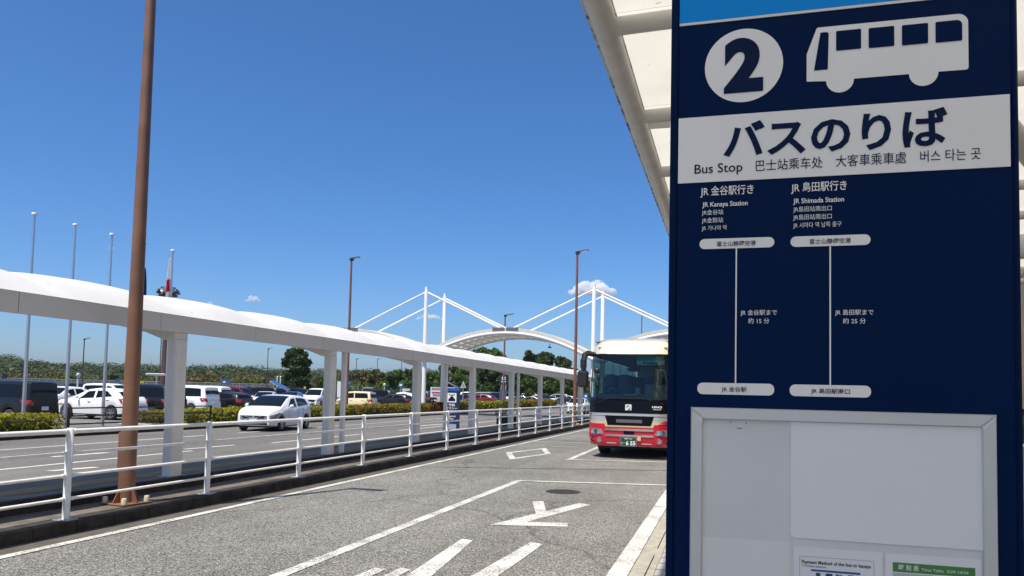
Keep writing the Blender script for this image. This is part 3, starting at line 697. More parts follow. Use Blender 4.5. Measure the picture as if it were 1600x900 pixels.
for yc in (16.25, 23.0, 31.75, 46.6):
    b = MB(); b.bbox(-8.75 + 9.6, -8.64 + 9.6, yc - .045 - 20, yc + .045 - 20, 0, ZF0 + .1 - .32, .012)
    b.build('downpipe', COLW, wc)
# bench under the canopy
bn = empty('walkway_bench', (-9.7, 33.6, 0.32), 0, 'dark brown slatted bench under the walkway canopy behind the railing', 'bench')
b = MB()
for k in range(4): b.bbox(-.25 + k * .13, -.14 + k * .13, -.9, .9, .40, .44, .008)
b.build('seat', BROWN_D, bn)
b = MB()
for k in range(3): b.bbox(-.3, -.26, -.9, .9, .5 + k * .1, .58 + k * .1, .008)
b.build('backrest', BROWN_D, bn)
for yy in (-.7, .7):
    b = MB(); b.box(-.28, .26, yy - .03, yy + .03, 0, .395); b.build('leg', BLACK, bn)

# ------------------------------------------------------------------ taxi stop pylon on the far pavement
tx = at(705, 693, 0.0); 
TXY = 31.0; TX0 = at_y(705, 660, TXY)
taxi = empty('taxi_sign', (TX0.x, TXY, 0.0), R(6), 'navy pillar sign with white taxi symbol beside the far lane', 'sign')
tw = 0.64 / 2
zt = at_y(705, 606, TXY).z
b = MB(); b.bbox(-tw, tw, 0, .2, 0.02, zt, .01); b.build('panel', mat('taxi_navy', (0.006, 0.022, 0.08), 0.4), taxi)
b = MB(); b.box(-tw + .002, tw - .002, -.003, -.0005, zt - .13, zt - .012); b.build('top_band', mat('taxi_blue', (0.02, 0.1, 0.35), 0.4), taxi)
sc_ = zt
b = MB(); b.poly([(x, -.004, z) for x, z in rrect(-.2, .2, zt - .62, zt - .22, .03)]); b.build('taxi_symbol', SIGNW, taxi)
for pts in ([(-.15, zt - .57), (.15, zt - .57), (.15, zt - .47), (.1, zt - .45), (.06, zt - .36), (-.06, zt - .36), (-.1, zt - .45), (-.15, zt - .47)], rrect(-.05, .05, zt - .34, zt - .29, .01), rrect(-.13, -.07, zt - .32, zt - .26, .02), rrect(.07, .13, zt - .32, zt - .26, .02)):
    b = MB(); b.poly([(x, -.0065, z) for x, z in pts]); b.build('car_symbol', INK, taxi)
for s, w, z, h in (('予約', .14, .78, .13), ('タクシー', .25, .92, .13), ('のりば', .2, 1.06, .13), ('Reserved', .18, 1.24, .1), ('Taxi', .09, 1.35, .1)):
    text_mesh('lettering', s, SIGNW, taxi, -w, w, zt - z, h, .015, -.005)
b = MB(); b.box(-.22, .22, -.005, -.001, .2, .42); b.build('notice_plate', mat('pale_blue_plate', (.3, .36, .45), .5), taxi)
# ------------------------------------------------------------------ arched gateway
GW = mat('gateway_white', (0.8, 0.8, 0.79), 0.4, var=0.06, vscale=.5)
GM = membrane('gateway_panel', (0.76, 0.73, 0.65), 0.35)
gate = empty('arched_gateway', (-9.5, 57, 0), 0, 'white arched gateway roof hung from tall masts with cable stays across the road', 'gateway')
XC = [-35.65, -22.6, -9.5, 3.55, 16.6]
G = lambda x, y, z: (x + 9.5, y - 57, z)
YA, YB = 55.0, 59.0
for X in XC[1:4]:
    for Y in (YA, YB):
        b = MB(); b.tube([G(X, Y, 0), G(X, Y, 9.45), G(X, Y, 9.6)], [.17, .15, .13], 14); b.build('mast', GW, gate, 50)
        b = MB(); b.tube([G(X, Y, 9.55), G(X, Y, 9.85)], [.11, .11], 10); b.build('mast_cap', GW, gate, 50)
    b = MB(); b.tube([G(X, YA, 4.3), G(X, YB, 4.3)], .12, 10); b.build('tie_beam', GW, gate, 50)
def az_(u): return 4.35 + 1.9 * (1 - (2 * u - 1) ** 2)
for i in range(4):
    x0, x1 = XC[i], XC[i + 1]; N = 24; K0 = 12 if i == 0 else 0
    for Y in (YA - .3, YB + .3):
        b = MB(); b.tube([G(x0 + (x1 - x0) * k / N, Y, az_(k / N)) for k in range(K0, N + 1)], .15, 12); b.build('arch_tube', GW, gate, 50)
    b = MB(); b.tube([G(x0 + (x1 - x0) * k / N, (YA + YB) / 2, az_(k / N) + .05) for k in range(K0, N + 1)], .08, 8); b.build('arch_tube', GW, gate, 50)
    b = MB()                             # roof skin with a shallow edge
    b.grid([[G(x0 + (x1 - x0) * k / N, y, az_(k / N) + z) for y, z in ((YA - .42, .14), (YA - .42, .36), (YA - .2, .38), (57, .42), (YB + .2, .38), (YB + .42, .36), (YB + .42, .14))] for k in range(K0, N + 1)])
    b.build('roof_skin', GM, gate)
    b = MB()
    for k in range(K0 + 1, N):
        u = k / N; b.bar(G(x0 + (x1 - x0) * u, YA - .15, az_(u) + .12), G(x0 + (x1 - x0) * u, YB + .15, az_(u) + .08), .12, .2)
    b.build('purlin', GW, gate)
    xm = (x0 + x1) / 2
    for Y, xa in ((YA - .45, -1.0), (YA - .45, .06), (YB + .43, -1.0), (YB + .43, .06)):
        b = MB(); b.box(xm + xa + 9.5, xm + xa + .94 + 9.5, Y - 57, Y + .02 - 57, az_(.5) + .16, az_(.5) + .40); b.build('apex_plate', mat('gateway_grey', (0.12, 0.12, 0.13), 0.5), gate)
    for Y in (YA, YB):
        for xs, xe in ((x0, xm - .45), (x1, xm + .45)):
            if xs in (XC[0], XC[4]): continue
            b = MB(); b.tube([G(xs, Y, 9.45), G(xe, Y, az_(.5) + .35)], .072, 8); b.build('cable_stay', GW, gate, 50)
b = MB(); b.lathe([(.02, 0), (.03, -.2), (.13, -.27), (.16, -.33), (.0, -.33)], 12, Matrix.Translation(G(-13.2, 57, 5.62))); b.build('hanging_lamp', mat('dark_green_lamp', (0.02, 0.03, 0.025), 0.5), gate, 40)

# ------------------------------------------------------------------ flagpoles
fp = None
FLX = -24.9
for i, (px, yt) in enumerate(((54, 338), (118, 354), (175, 370), (226, 383), (270, 396))):
    lab = ['bare steel flagpole, leftmost and tallest in the photo', 'bare steel flagpole second from the left, in front of the white crossover', 'bare steel flagpole third from the left, beside the brown lamp pole',
           'steel flagpole carrying a limp navy flag, behind the brown lamp pole', 'steel flagpole carrying a limp white flag with a red disc'][i]
    top = at_x(px, yt, FLX)
    o = empty('flagpole', (FLX, top.y, 0.0), 0, lab, 'flagpole', 'flagpoles in front of the car park')
    h = 8.0
    b = MB(); b.tube([(0, 0, 0), (0, 0, h * .5), (0, 0, h)], [.07, .06, .04], 12); b.build('pole', STEEL, o, 50)
    b = MB(); b.lathe([(.03, h), (.1, h + .01), (.11, h + .05), (.09, h + .09), (.0, h + .1)], 14); b.build('cap', WHITE, o, 50)
    b = MB(); b.lathe([(.14, 0), (.14, .03), (.08, .05), (.08, .08)], 14); b.build('base_collar', STEEL, o, 50)
    if i >= 3:
        def cloth(z0, z1, w, cut0=0, cut1=1, off=0.0):
            rows = []; n = 22
            for a in range(n + 1):
                u = cut0 + (cut1 - cut0) * a / n; z = z1 + (z0 - z1) * u; row = []
                ww = w * .72 * (.45 + .55 * math.sin(min(1, u * 1.4) * math.pi / 2)) * (1 - .35 * max(0, u - .75) / .25)
                for c in range(13):
                    t = c / 12; row.append((.045 + ww * t, .07 * math.sin(t * 9 + u * 3) * (0.5 + u) + off, z - .1 * t))
                rows.append(row)
            b = MB(); b.grid(rows); return b
        if i == 3:
            fo = empty('flag', (FLX, top.y, 0), R(-10), 'limp navy flag hanging on the pole behind the brown lamp pole', 'flag')
            cloth(5.4, 7.0, .26).build('cloth', mat('navy_cloth', (0.008, 0.012, 0.05), 0.8), fo, 60)
        else:
            fo = empty('flag', (FLX, top.y, 0), R(200), 'limp white flag with red disc hanging on the rightmost flagpole', 'flag')
            cloth(5.2, 7.75, .30).build('cloth', mat('white_cloth', (0.75, 0.74, 0.73), 0.8), fo, 60)
            for s_ in (.012, -.012): cloth(5.2, 7.75, .30, .40, .62, s_).build('red_disc', mat('red_cloth', (0.6, 0.012, 0.03), 0.8), fo, 60)

# ------------------------------------------------------------------ hedges and the low black railing
HEDGE = leafmat('golden_hedge', [(0.06, 0.085, 0.012), (0.16, 0.18, 0.016), (0.34, 0.30, 0.02), (0.55, 0.44, 0.03)], 0.35, 0.55, 1.3)
HEDGE_O = leafmat('autumn_hedge', [(0.06, 0.065, 0.012), (0.17, 0.15, 0.02), (0.27, 0.19, 0.025), (0.4, 0.28, 0.03)], 0.35, 0.5, 0.8)
HEDGE_R = leafmat('red_hedge', [(0.04, 0.035, 0.01), (0.12, 0.04, 0.015), (0.28, 0.07, 0.03)], 0.3, 0.6, 1.0)
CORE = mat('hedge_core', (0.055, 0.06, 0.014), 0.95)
def hedge(y0, y1, x0, x1, h, label, m, dens=420, ls=0.05, name='hedge', m2=None):
    o = empty(name, ((x0 + x1) / 2, y0, 0.12), 0, label, 'hedge', 'clipped hedges along the car park')
    Lh = y1 - y0; w = x1 - x0
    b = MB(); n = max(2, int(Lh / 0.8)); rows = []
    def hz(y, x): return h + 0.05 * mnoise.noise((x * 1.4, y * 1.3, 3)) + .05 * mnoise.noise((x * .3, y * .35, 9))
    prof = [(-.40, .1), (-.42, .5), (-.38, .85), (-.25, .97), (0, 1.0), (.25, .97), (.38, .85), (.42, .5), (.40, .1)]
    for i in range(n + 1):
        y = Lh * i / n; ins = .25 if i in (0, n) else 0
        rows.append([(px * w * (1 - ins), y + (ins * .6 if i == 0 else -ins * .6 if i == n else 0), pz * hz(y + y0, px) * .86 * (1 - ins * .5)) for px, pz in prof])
    b.rings(rows, True, False); b.build('inner_core', CORE, o)  # dark solid core added inside the leaf shell in place of real stems
    dens *= 1.7; N = int(dens * Lh * (w + 2 * h) / 3)
    t = rng.uniform(0, 1, N); yy = rng.uniform(0, Lh, N); C = np.zeros((N, 3)); NR = np.zeros((N, 3))
    per = w + 2 * h
    for i in range(N):
        s = t[i] * per; d = rng.uniform(-.12, .05)
        hh = hz(yy[i] + y0, 0)
        if s < h: C[i] = (-w / 2 - d, yy[i], min(s, hh)); NR[i] = (-1, 0, .4)
        elif s < h + w: C[i] = (-w / 2 + (s - h), yy[i], hz(yy[i] + y0, (s - h) / w - .5) + d * .8); NR[i] = (0, 0, 1)
        else: C[i] = (w / 2 + d, yy[i], min(hh, h - (s - h - w))); NR[i] = (1, 0, .4)
        q = abs(C[i][0]) / (w / 2); zz = C[i][2] / h
        if q > .8 and zz > .8: C[i][0] *= .93; C[i][2] *= .96
    E = int(dens * w * h * .5)
    e = np.stack([rng.uniform(-w / 2, w / 2, E), rng.uniform(-.08, .06, E), rng.uniform(.05, h, E)], 1); e2 = e.copy(); e2[:, 1] = Lh - e2[:, 1]
    C = np.concatenate([C, e, e2]); NR = np.concatenate([NR, np.tile((0, -1, .3), (E, 1)), np.tile((0, 1, .3), (E, 1))])
    leaves(C, ls, 'foliage', m, o, NR)
    return o
HX0, HX1 = -23.1, -21.6
hedge(12, at_x(97, 660, -21.7).y, HX0, HX1, .62, 'golden clipped hedge at the left edge, before the black van', HEDGE, 520, .048)
yR0, yR1 = at_x(97, 660, -21.7).y + .3, at_x(330, 660, -21.7).y
hedge(at_x(246, 660, -23.2).y, at_x(286, 660, -23.2).y, -24.4, -23.2, .55, 'short green hedge behind the black railing, beside the black minivan', HEDGE_O, 480, .048)
hedge(at_x(292, 660, -22.7).y, at_x(326, 660, -22.7).y, -24.0, -22.7, .6, 'short golden hedge behind the black railing, below the white wagon', HEDGE, 480, .048)
hedge(yR1 + .2, at_x(545, 640, -21.7).y, HX0, HX1, .68, 'long golden hedge behind the white hatchback on the far road', HEDGE, 330, .06)
hedge(at_x(545, 640, -21.7).y + .1, at_x(672, 640, -21.7).y, HX0, HX1, .7, 'golden hedge with brown patches below the cream van', HEDGE_O, 220, .085)
hedge(at_x(672, 640, -21.7).y + .3, at_x(700, 640, -21.7).y + 2, HX0, HX1, .75, 'red-leaved hedge left of the taxi sign', HEDGE_R, 150, .1)
hedge(at_x(715, 640, -21.7).y, at_x(795, 640, -21.7).y, HX0, HX1, .8, 'golden hedge between the taxi sign and the fourth column', HEDGE, 100, .13)
hedge(at_x(800, 640, -21.7).y + 2, at_x(868, 640, -21.7).y, HX0, HX1, .9, 'orange-yellow hedge at the far end of the car park', HEDGE_O, 60, .17)
br = empty('low_railing', (-21.75, yR0, 0.12), 0, 'low black three-bar railing in the gap between the hedges', 'railing')
Lr = yR1 - yR0; npst = 4
for z in (.82, .55, .27):
    b = MB(); b.box(-.022, .022, 0, Lr, z - .024, z + .024); b.build('rail', BLKRAIL, br)
for i in range(npst):
    b = MB(); b.box(-.031, .031, Lr * i / (npst - 1) - .035, Lr * i / (npst - 1) + .035, 0, .86); b.build('post', BLKRAIL, br)
gr = empty('green_railing', (-21.9, at_x(848, 640, -21.9).y, 0.0), 0, 'low green railing near the far end of the car park', 'railing')
for k in range(6):
    b = MB(); b.box(-.04, .04, k * 5 - .05, k * 5 + .05, 0, .9); b.build('post', mat('green_paint', (0.02, 0.13, 0.05), 0.5), gr)
for z in (.45, .85):
    b = MB(); b.box(-.03, .03, 0, 25, z - .03, z + .03); b.build('rail', MATS['green_paint'], gr)

# ------------------------------------------------------------------ cars
def ip(tab, u):
    if u <= tab[0][0]: return tab[0][1]
    for (a, za), (b_, zb_) in zip(tab, tab[1:]):
        if u <= b_: return za + (zb_ - za) * (u - a) / (b_ - a + 1e-9)
    return tab[-1][1]
STY = {
 'hatch': dict(L=4.1, W=1.74, zb=.18, fw=.78, rw=3.36, r=.30, tumble=.34,
    top=[(0, .66), (.06, .76), (.25, .84), (.55, .91), (.85, .97), (1.2, 1.15), (1.6, 1.33), (2.0, 1.43), (2.45, 1.46), (3.0, 1.44), (3.5, 1.37), (3.75, 1.3), (3.92, 1.08), (4.03, .88), (4.1, .7)],
    belt=[(0, .66), (.7, .84), (1.2, .89), (2.4, .94), (3.5, 1.02), (3.9, 1.02), (4.1, .68)], ws=(.88, 1.95), rs=(3.78, 3.94), dlo=(1.28, 1.95, 3.3, 3.55), bp=(2.28, 2.4)),
 'suv': dict(L=4.35, W=1.78, zb=.26, fw=.85, rw=3.5, r=.34, tumble=.36,
    top=[(0, .78), (.06, .9), (.3, .98), (1.05, 1.1), (1.35, 1.25), (1.7, 1.42), (2.0, 1.54), (2.5, 1.6), (3.0, 1.58), (3.5, 1.5), (3.85, 1.38), (4.1, 1.15), (4.25, 1.05), (4.35, .8)],
    belt=[(0, .72), (.8, .92), (1.3, 1.0), (2.6, 1.05), (3.6, 1.16), (4.1, 1.1), (4.35, .76)], ws=(1.1, 1.95), rs=(3.72, 4.08), dlo=(1.45, 2.05, 3.1, 3.62), bp=(2.42, 2.54)),
 'wagon': dict(L=4.7, W=1.75, zb=.22, fw=.92, rw=3.62, r=.32, tumble=.3,
    top=[(0, .68), (.06, .78), (.3, .86), (1.2, 1.0), (1.6, 1.2), (2.05, 1.41), (2.5, 1.49), (3.2, 1.5), (4.0, 1.47), (4.4, 1.4), (4.55, 1.05), (4.65, .95), (4.7, .72)],
    belt=[(0, .64), (.8, .83), (1.4, .93), (3.6, 1.0), (4.5, 1.0), (4.7, .7)], ws=(1.25, 2.15), rs=(4.42, 4.55), dlo=(1.6, 2.25, 4.1, 4.3), bp=(2.75, 2.87)),
 'minivan': dict(L=4.75, W=1.76, zb=.22, fw=.88, rw=3.72, r=.32, tumble=.2,
    top=[(0, .78), (.06, .92), (.3, 1.02), (.75, 1.12), (1.0, 1.3), (1.35, 1.58), (1.7, 1.76), (2.2, 1.84), (3.5, 1.84), (4.3, 1.8), (4.55, 1.72), (4.66, 1.2), (4.72, .95), (4.75, .7)],
    belt=[(0, .74), (.7, .98), (1.3, 1.04), (4.5, 1.08), (4.7, .9), (4.75, .68)], ws=(.78, 1.62), rs=(4.57, 4.66), dlo=(1.05, 1.7, 4.3, 4.42), bp=(2.1, 2.2)),
 'boxvan': dict(L=4.7, W=1.74, zb=.22, fw=.85, rw=3.7, r=.32, tumble=.12,
    top=[(0, .85), (.06, 1.0), (.3, 1.1), (.6, 1.16), (.75, 1.3), (1.0, 1.62), (1.2, 1.8), (1.6, 1.86), (3.5, 1.87), (4.45, 1.85), (4.6, 1.8), (4.66, 1.15), (4.69, .9), (4.7, .7)],
    belt=[(0, .8), (.6, 1.02), (1.0, 1.06), (4.55, 1.08), (4.66, .9), (4.7, .68)], ws=(.64, 1.16), rs=(4.61, 4.66), dlo=(.85, 1.3, 4.35, 4.42), bp=(1.95, 2.05)),
 'kei': dict(L=3.4, W=1.48, zb=.2, fw=.55, rw=3.0, r=.28, tumble=.14,
    top=[(0, .78), (.05, .92), (.2, 1.0), (.5, 1.06), (.65, 1.2), (.95, 1.5), (1.15, 1.6), (1.6, 1.65), (2.8, 1.64), (3.2, 1.6), (3.33, 1.05), (3.38, .9), (3.4, .68)],
    belt=[(0, .74), (.5, .96), (1.0, 1.0), (3.2, 1.02), (3.35, .86), (3.4, .66)], ws=(.54, 1.1), rs=(3.22, 3.33), dlo=(.75, 1.2, 3.0, 3.12), bp=(1.75, 1.84)),
 'sedan': dict(L=4.6, W=1.74, zb=.2, fw=.9, rw=3.6, r=.32, tumble=.34,
    top=[(0, .66), (.06, .76), (.3, .84), (1.2, .97), (1.6, 1.16), (2.05, 1.36), (2.5, 1.43), (3.0, 1.41), (3.4, 1.3), (3.8, 1.1), (3.95, 1.05), (4.45, 1.0), (4.55, .9), (4.6, .66)],
    belt=[(0, .62), (.8, .82), (1.4, .91), (3.8, .97), (4.4, .93), (4.6, .62)], ws=(1.25, 2.15), rs=(3.15, 3.8), dlo=(1.62, 2.25, 3.15, 3.6), bp=(2.7, 2.8)),
}
def sec(S, u):
    top = ip(S['top'], u); L = S['L']; xf, xr = .75, .55
    pl = 1 - .26 * max(0, (xf - u) / xf) ** 2.4 - .16 * max(0, (u - L + xr) / xr) ** 2.4
    w = S['W'] / 2 * pl; low = S['zb'] + .06 * max(0, (.5 - u) / .5) + .08 * max(0, (u - L + .5) / .5)
    Ra = S['r'] + .055
    for xw in (S['fw'], S['rw']):
        d = abs(u - xw)
        if d < Ra: low = max(low, S['r'] + math.sqrt(Ra * Ra - d * d))
    zs = min(ip(S['belt'], u), top - .03)
    wr = .95 * w - S['tumble'] * (top - zs) * .95
    k = min(1, (top - zs) / .3)
    mid = max(low + .1, .55 * low + .45 * zs)
    return [(0, low), (.84 * w, low), (.965 * w, low + .035), (w, mid), (.99 * w, max(mid + .02, zs - .07)), (.95 * w, zs), (wr, top - .015 - .055 * k), (wr * .92, top - .012 - .012 * k), (wr * .55, top - .004), (0, top)]
def car_parts(S, name, detail):
    """returns list of (part name, mesh builder, material key, smooth, parent part)"""
    L = S['L']; out = []
    us = set([0, L] + [p[0] for p in S['top']] + list(np.linspace(0.1, L - .1, 22 if detail else 14)))
    for xw in (S['fw'], S['rw']):
        Ra = S['r'] + .055
        for k in range(-6, 7): us.add(xw + Ra * math.sin(k * math.pi / 12) * .9999)
        us.add(xw - Ra - .002); us.add(xw + Ra + .002)
    us = sorted(u for u in us if 0 <= u <= L); Y = lambda u: u - L / 2
    b = MB(); rs = []
    for u in us:
        h = sec(S, u)
        rs.append([(x, Y(u), z) for x, z in h] + [(-x, Y(u), z) for x, z in reversed(h[1:-1])])
    b.rings(rs); out.append(('body', b, 'PAINT', 38, None))
    # underside
    b = MB(); b.box(-S['W'] * .4, S['W'] * .4, Y(.25), Y(L - .25), S['zb'] - .03, S['zb'] + .42); out.append(('underbody', b, 'black', None, None))
    def side(u, v, s, off=.007):
        h = sec(S, u); (x0, z0), (x1, z1) = h[5], h[6]
        nx, nz = (z1 - z0), (x0 - x1); n = math.hypot(nx, nz) + 1e-9
        return (s * (x0 + (x1 - x0) * v + off * nx / n), Y(u), z0 + (z1 - z0) * v + off * nz / n)
    a0, a1, a2, a3 = S['dlo']
    for s in (-1, 1):
        for lo, hi in ((0, S['bp'][0]), (S['bp'][1], 99)):
            b = MB(); rows = []
            for j in range(5):
                v = .1 + .76 * j / 4; ul = max(lo, a0 + (a1 - a0) * v); ur = min(hi, a3 + (a2 - a3) * v)
                rows.append([side(ul + (ur - ul) * i / 8, v, s) for i in range(9)])
            b.grid(rows if s > 0 else rows[::-1]); out.append(('side_window', b, 'glass', 60, None))
    def topp(u, q, off):
        h = sec(S, u); P_ = [h[9], h[8], h[7], h[6]]; aq = abs(q)
        kx = [0, .55, .92, 1.0]
        for i in range(3):
            if aq <= kx[i + 1] + 1e-6:
                f = (aq - kx[i]) / (kx[i + 1] - kx[i]); x = P_[i][0] + (P_[i + 1][0] - P_[i][0]) * f; z = P_[i][1] + (P_[i + 1][1] - P_[i][1]) * f; break
        e = .05; dz = (ip(S['top'], u + e) - ip(S['top'], u - e)) / (2 * e); n = math.hypot(dz, 1)
        return (x * (1 if q > 0 else -1), Y(u) - off * dz / n, z + off / n)
    for nm, (u0, u1) in (('windshield', S['ws']), ('rear_window', S['rs'])):
        um = [u0 + .02] + [u for u in us if u0 + .03 < u < u1 - .03] + [u1 - .02]
        b = MB(); b.grid([[topp(u, q, .012) for q in (-.93, -.8, -.55, -.3, 0, .3, .55, .8, .93)] for u in um][::-1]); out.append((nm, b, 'glass', 60, None))
    # lower side patch on body flank
    def flank(u, z, s, off=.008):
        h = sec(S, u)
        for (x0, z0), (x1, z1) in zip(h[2:6], h[3:7]):
            if z <= z1: 
                f = (z - z0) / (z1 - z0 + 1e-9); return (s * (x0 + (x1 - x0) * f + off), Y(u), z)
        return (s * (h[6][0] + off), Y(u), z)
    zf = ip(S['top'], 0.0)
    for s in (-1, 1):
        b = MB(); zt = zf - .01
        rows = []
        for j in range(4):
            f = j / 3; zz = zt - .17 + .15 * f
            r0 = [(s * (sec(S, 0)[3][0] * (.55 + .4 * i / 3)), Y(-.012), zz) for i in range(3)]
            r1 = [flank(u + .04 * (1 - f), min(zz + .22 * u, ip(S['belt'], u) - .03), s, .012) for u in (.02, .1, .22, .38, .55)]
            rows.append(r0 + r1)
        b.grid(rows if s < 0 else rows[::-1]); out.append(('headlight', b, 'hlight', 60, None))
        b = MB(); zr = ip(S['belt'], L - .3)
        rows = []
        for j in range(3):
            zz = zr - .26 + .22 * j / 2
            rows.append([flank(u, zz, s, .012) for u in (L - .42 + .08 * (2 - j), L - .25, L - .12, L - .01)] + [(s * sec(S, L)[3][0] * .8, Y(L + .008), min(zz, .95))])
        b.grid(rows if s > 0 else rows[::-1]); out.append(('taillight', b, 'tlight', 60, None))
        mx = S['W'] / 2 + .1; mu = a0 + .12; mz = ip(S['belt'], mu) + .1
        b = MB(); b.ball((s * mx, Y(mu), mz), .1, 10, 6, (.95, .62, .72)); b.bar((s * (S['W'] / 2 - .08), Y(mu), mz - .07), (s * mx, Y(mu), mz - .03), .05, .04); out.append(('mirror', b, 'PAINT', 60, None))
        for u in ((S['bp'][0] - .22), min(S['bp'][1] + .75, S['rw'] - .15)):
            b = MB(); p = flank(u, ip(S['belt'], u) - .12, s, .012); b.bbox(p[0] - .02, p[0] + .02, p[1] - .09, p[1] + .09, p[2] - .018, p[2] + .018, .008); out.append(('handle', b, 'PAINT', None, None))
    if detail:
        for s in (-1, 1):
            for u in (a0 + .1, (S['bp'][0] + S['bp'][1]) / 2, S['rw'] - .42):
                b = MB(); zz = [S['zb'] + .16 + k * .09 for k in range(8)]; zz = [z for z in zz if z < ip(S['belt'], u) - .02]
                b.grid([[flank(u - .011, z, s, .004) for z in zz], [flank(u + .011, z, s, .004) for z in zz]]); out.append(('door_seam', b, 'black', None, None))
            b = MB(); b.hexa([(s * .46 - .16, Y(-.016), .26), (s * .46 + .14, Y(-.016), .26), (s * .46 + .14, Y(.12), .26), (s * .46 - .16, Y(.12), .26), (s * .46 - .1, Y(-.016), .36), (s * .46 + .1, Y(-.016), .36), (s * .46 + .1, Y(.12), .36), (s * .46 - .1, Y(.12), .36)]); out.append(('fog_lamp_recess', b, 'black', None, None))
            b = MB(); b.bar((s * .06, Y(-.03), .54), (s * .36, Y(-.03), zf - .05), .045, .02); out.append(('grille_trim', b, 'rim', None, None))
        b = MB(); b.lathe([(.06, 0), (.06, .012), (0, .016)], 16, Matrix.Translation((0, Y(-.03), zf - .08)) @ Matrix.Rotation(R(90), 4, 'X')); out.append(('badge', b, 'rim', None, None))
    b = MB(); b.hexa([(-.42, Y(-.014), .52), (.42, Y(-.014), .52), (.42, Y(.1), .52), (-.42, Y(.1), .52), (-.5, Y(-.014), zf - .03), (.5, Y(-.014), zf - .03), (.5, Y(.1), zf - .03), (-.5, Y(.1), zf - .03)]); out.append(('grille', b, 'black', None, None))
    b = MB(); b.box(-.5, .5, Y(-.013), Y(.1), S['zb'] + .09, S['zb'] + .19); out.append(('air_intake', b, 'black', None, None))
    b = MB(); b.box(-.165, .165, Y(-.034), Y(-.016), .38, .545); out.append(('number_plate', b, 'plate', None, None))
    zp = .78 if S['top'][-2][1] > .85 else .7
    b = MB(); b.box(-.165, .165, Y(L), Y(L) + .025, zp - .17, zp - .01); out.append(('number_plate', b, 'plate', None, None))
    b = MB(); b.box(-.6, .6, Y(L) - .05, Y(L) + .012, S['zb'] + .1, S['zb'] + .2); out.append(('rear_bumper_trim', b, 'black', None, None))
    for xw in (S['fw'], S['rw']):
        for s in (-1, 1):
            M = Matrix.Translation((s * (S['W'] / 2 - .10), Y(xw), S['r'])) @ Matrix.Rotation(R(90 * s), 4, 'Y'); r = S['r']
            b = MB(); b.lathe([(r * .64, .09), (r * .66, .105), (r * .9, .105), (r * .985, .085), (r, .04), (r, -.06), (r * .97, -.09), (r * .6, -.09)], 28 if detail else 18, M); out.append(('tyre', b, 'rubber', 40, 'wheel'))
            b = MB(); b.lathe([(r * .66, .07), (r * .66, .098), (r * .6, .1), (r * .58, .07), (r * .2, .055), (0.0, .05)], 24 if detail else 16, M)
            n = 7
            for k in range(n):
                M2 = M @ Matrix.Rotation(2 * math.pi * k / n, 4, 'Z'); b.hexa([M2 @ Vector(q) for q in ((.03, -.024, .06), (r * .61, -.03, .07), (r * .61, .03, .07), (.03, .024, .06), (.03, -.02, .088), (r * .61, -.024, .098), (r * .61, .024, .098), (.03, .02, .088))])
            b.lathe([(.05, .06), (.05, .092), (0, .094)], 12, M); out.append(('rim', b, 'rim', 40, 'wheel'))
    return out
CARMAT = {'black': BLACK, 'glass': DGLASS, 'hlight': HLIGHT, 'tlight': TLIGHT, 'plate': PLATE, 'rubber': RUBBER, 'rim': mat('alloy_rim', (0.45, 0.46, 0.47), 0.3, metal=.7)}
def paint(n, c, rough=.3, metal=0.0): return mat('car_paint_' + n, c, rough, metal, coat=.35, spec=.35)
PC = {'white': paint('white', (.78, .78, .77)), 'pearl': paint('pearl', (.72, .72, .70)), 'black': paint('black', (.008, .008, .009)), 'navy': paint('navy', (.01, .014, .035)),
      'maroon': paint('maroon', (.12, .01, .02)), 'silver': paint('silver', (.42, .43, .44), .3, .5), 'grey': paint('grey', (.12, .125, .13), .3, .4), 'cream': paint('cream', (.70, .60, .38)),
      'blue': paint('blue', (.04, .2, .42)), 'sky': paint('sky', (.1, .38, .6)), 'dkgreen': paint('dark_green', (.012, .03, .025)), 'red': paint('red', (.3, .015, .015))}
PROTO = {}
def proto(style, detail=False):
    key = (style, detail)
    if key in PROTO: return PROTO[key]
    root = bpy.data.objects.new('parked_car', None); wheels = []; parts = car_parts(STY[style], style, detail)
    wl_ = []
    for nm, b, mk, sm, par in parts:
        m = PC['white'] if mk == 'PAINT' else CARMAT[mk]
        if nm == 'tyre':
            o = b.build('wheel', m, root, sm); wl_.append(o)     # the tyre is the wheel's own mesh, its rim the sub-part
        elif nm == 'rim': o = b.build('rim', m, wl_[-1], sm)
        else: o = b.build(nm, m, root, sm)
        if mk == 'PAINT': o.material_slots[0].link = 'OBJECT'; o.material_slots[0].material = m; o['_p'] = 1
    PROTO[key] = [root, False]
    return PROTO[key]
def car(style, color, loc, rz, label, name='parked_car', group='cars in the car park', detail=False, cat='car', sx=1.0):
    p = proto(style, detail)
    if not p[1]: root = p[0]; COL.objects.link(root); p[1] = True
    else: root = copy_tree(p[0])
    root.name = name
    root.location = loc; root.rotation_euler = (0, 0, rz); root.scale = (sx, sx, sx)
    tag(root, label, cat)
    if group: root['group'] = group
    for c in root.children:
        if c.get('_p'): c.material_slots[0].material = PC[color]
    return root
RW, RS, RE, RN = R(-90), R(0), R(90), R(180)
car('hatch', 'white', (-18.95, 29.4, 0), R(9), 'white hatchback driving towards the camera on the far road', 'moving_car', None, True, sx=1.03)
def cp(style, color, px, py, rz, label, **kw):
    g = at(px, py, 0); return car(style, color, g, rz, label, **kw)
def cw(style, color, X, px, rz, label, **kw):          # car in a row at X, centred on the sight line through px
    return car(style, color, (X, at_x(px, 640, X).y, 0), rz, label, **kw)
cw('boxvan', 'black', -30.6, 3, RW, 'black box-shaped minivan at the left edge of the photo, rear to the road')
cp('suv', 'white', 92, 645, R(10), 'white crossover with black grille facing the camera, left of the side-on white crossover')
cp('wagon', 'white', 98, 632, R(10), 'white wagon behind the white crossover with the black grille')
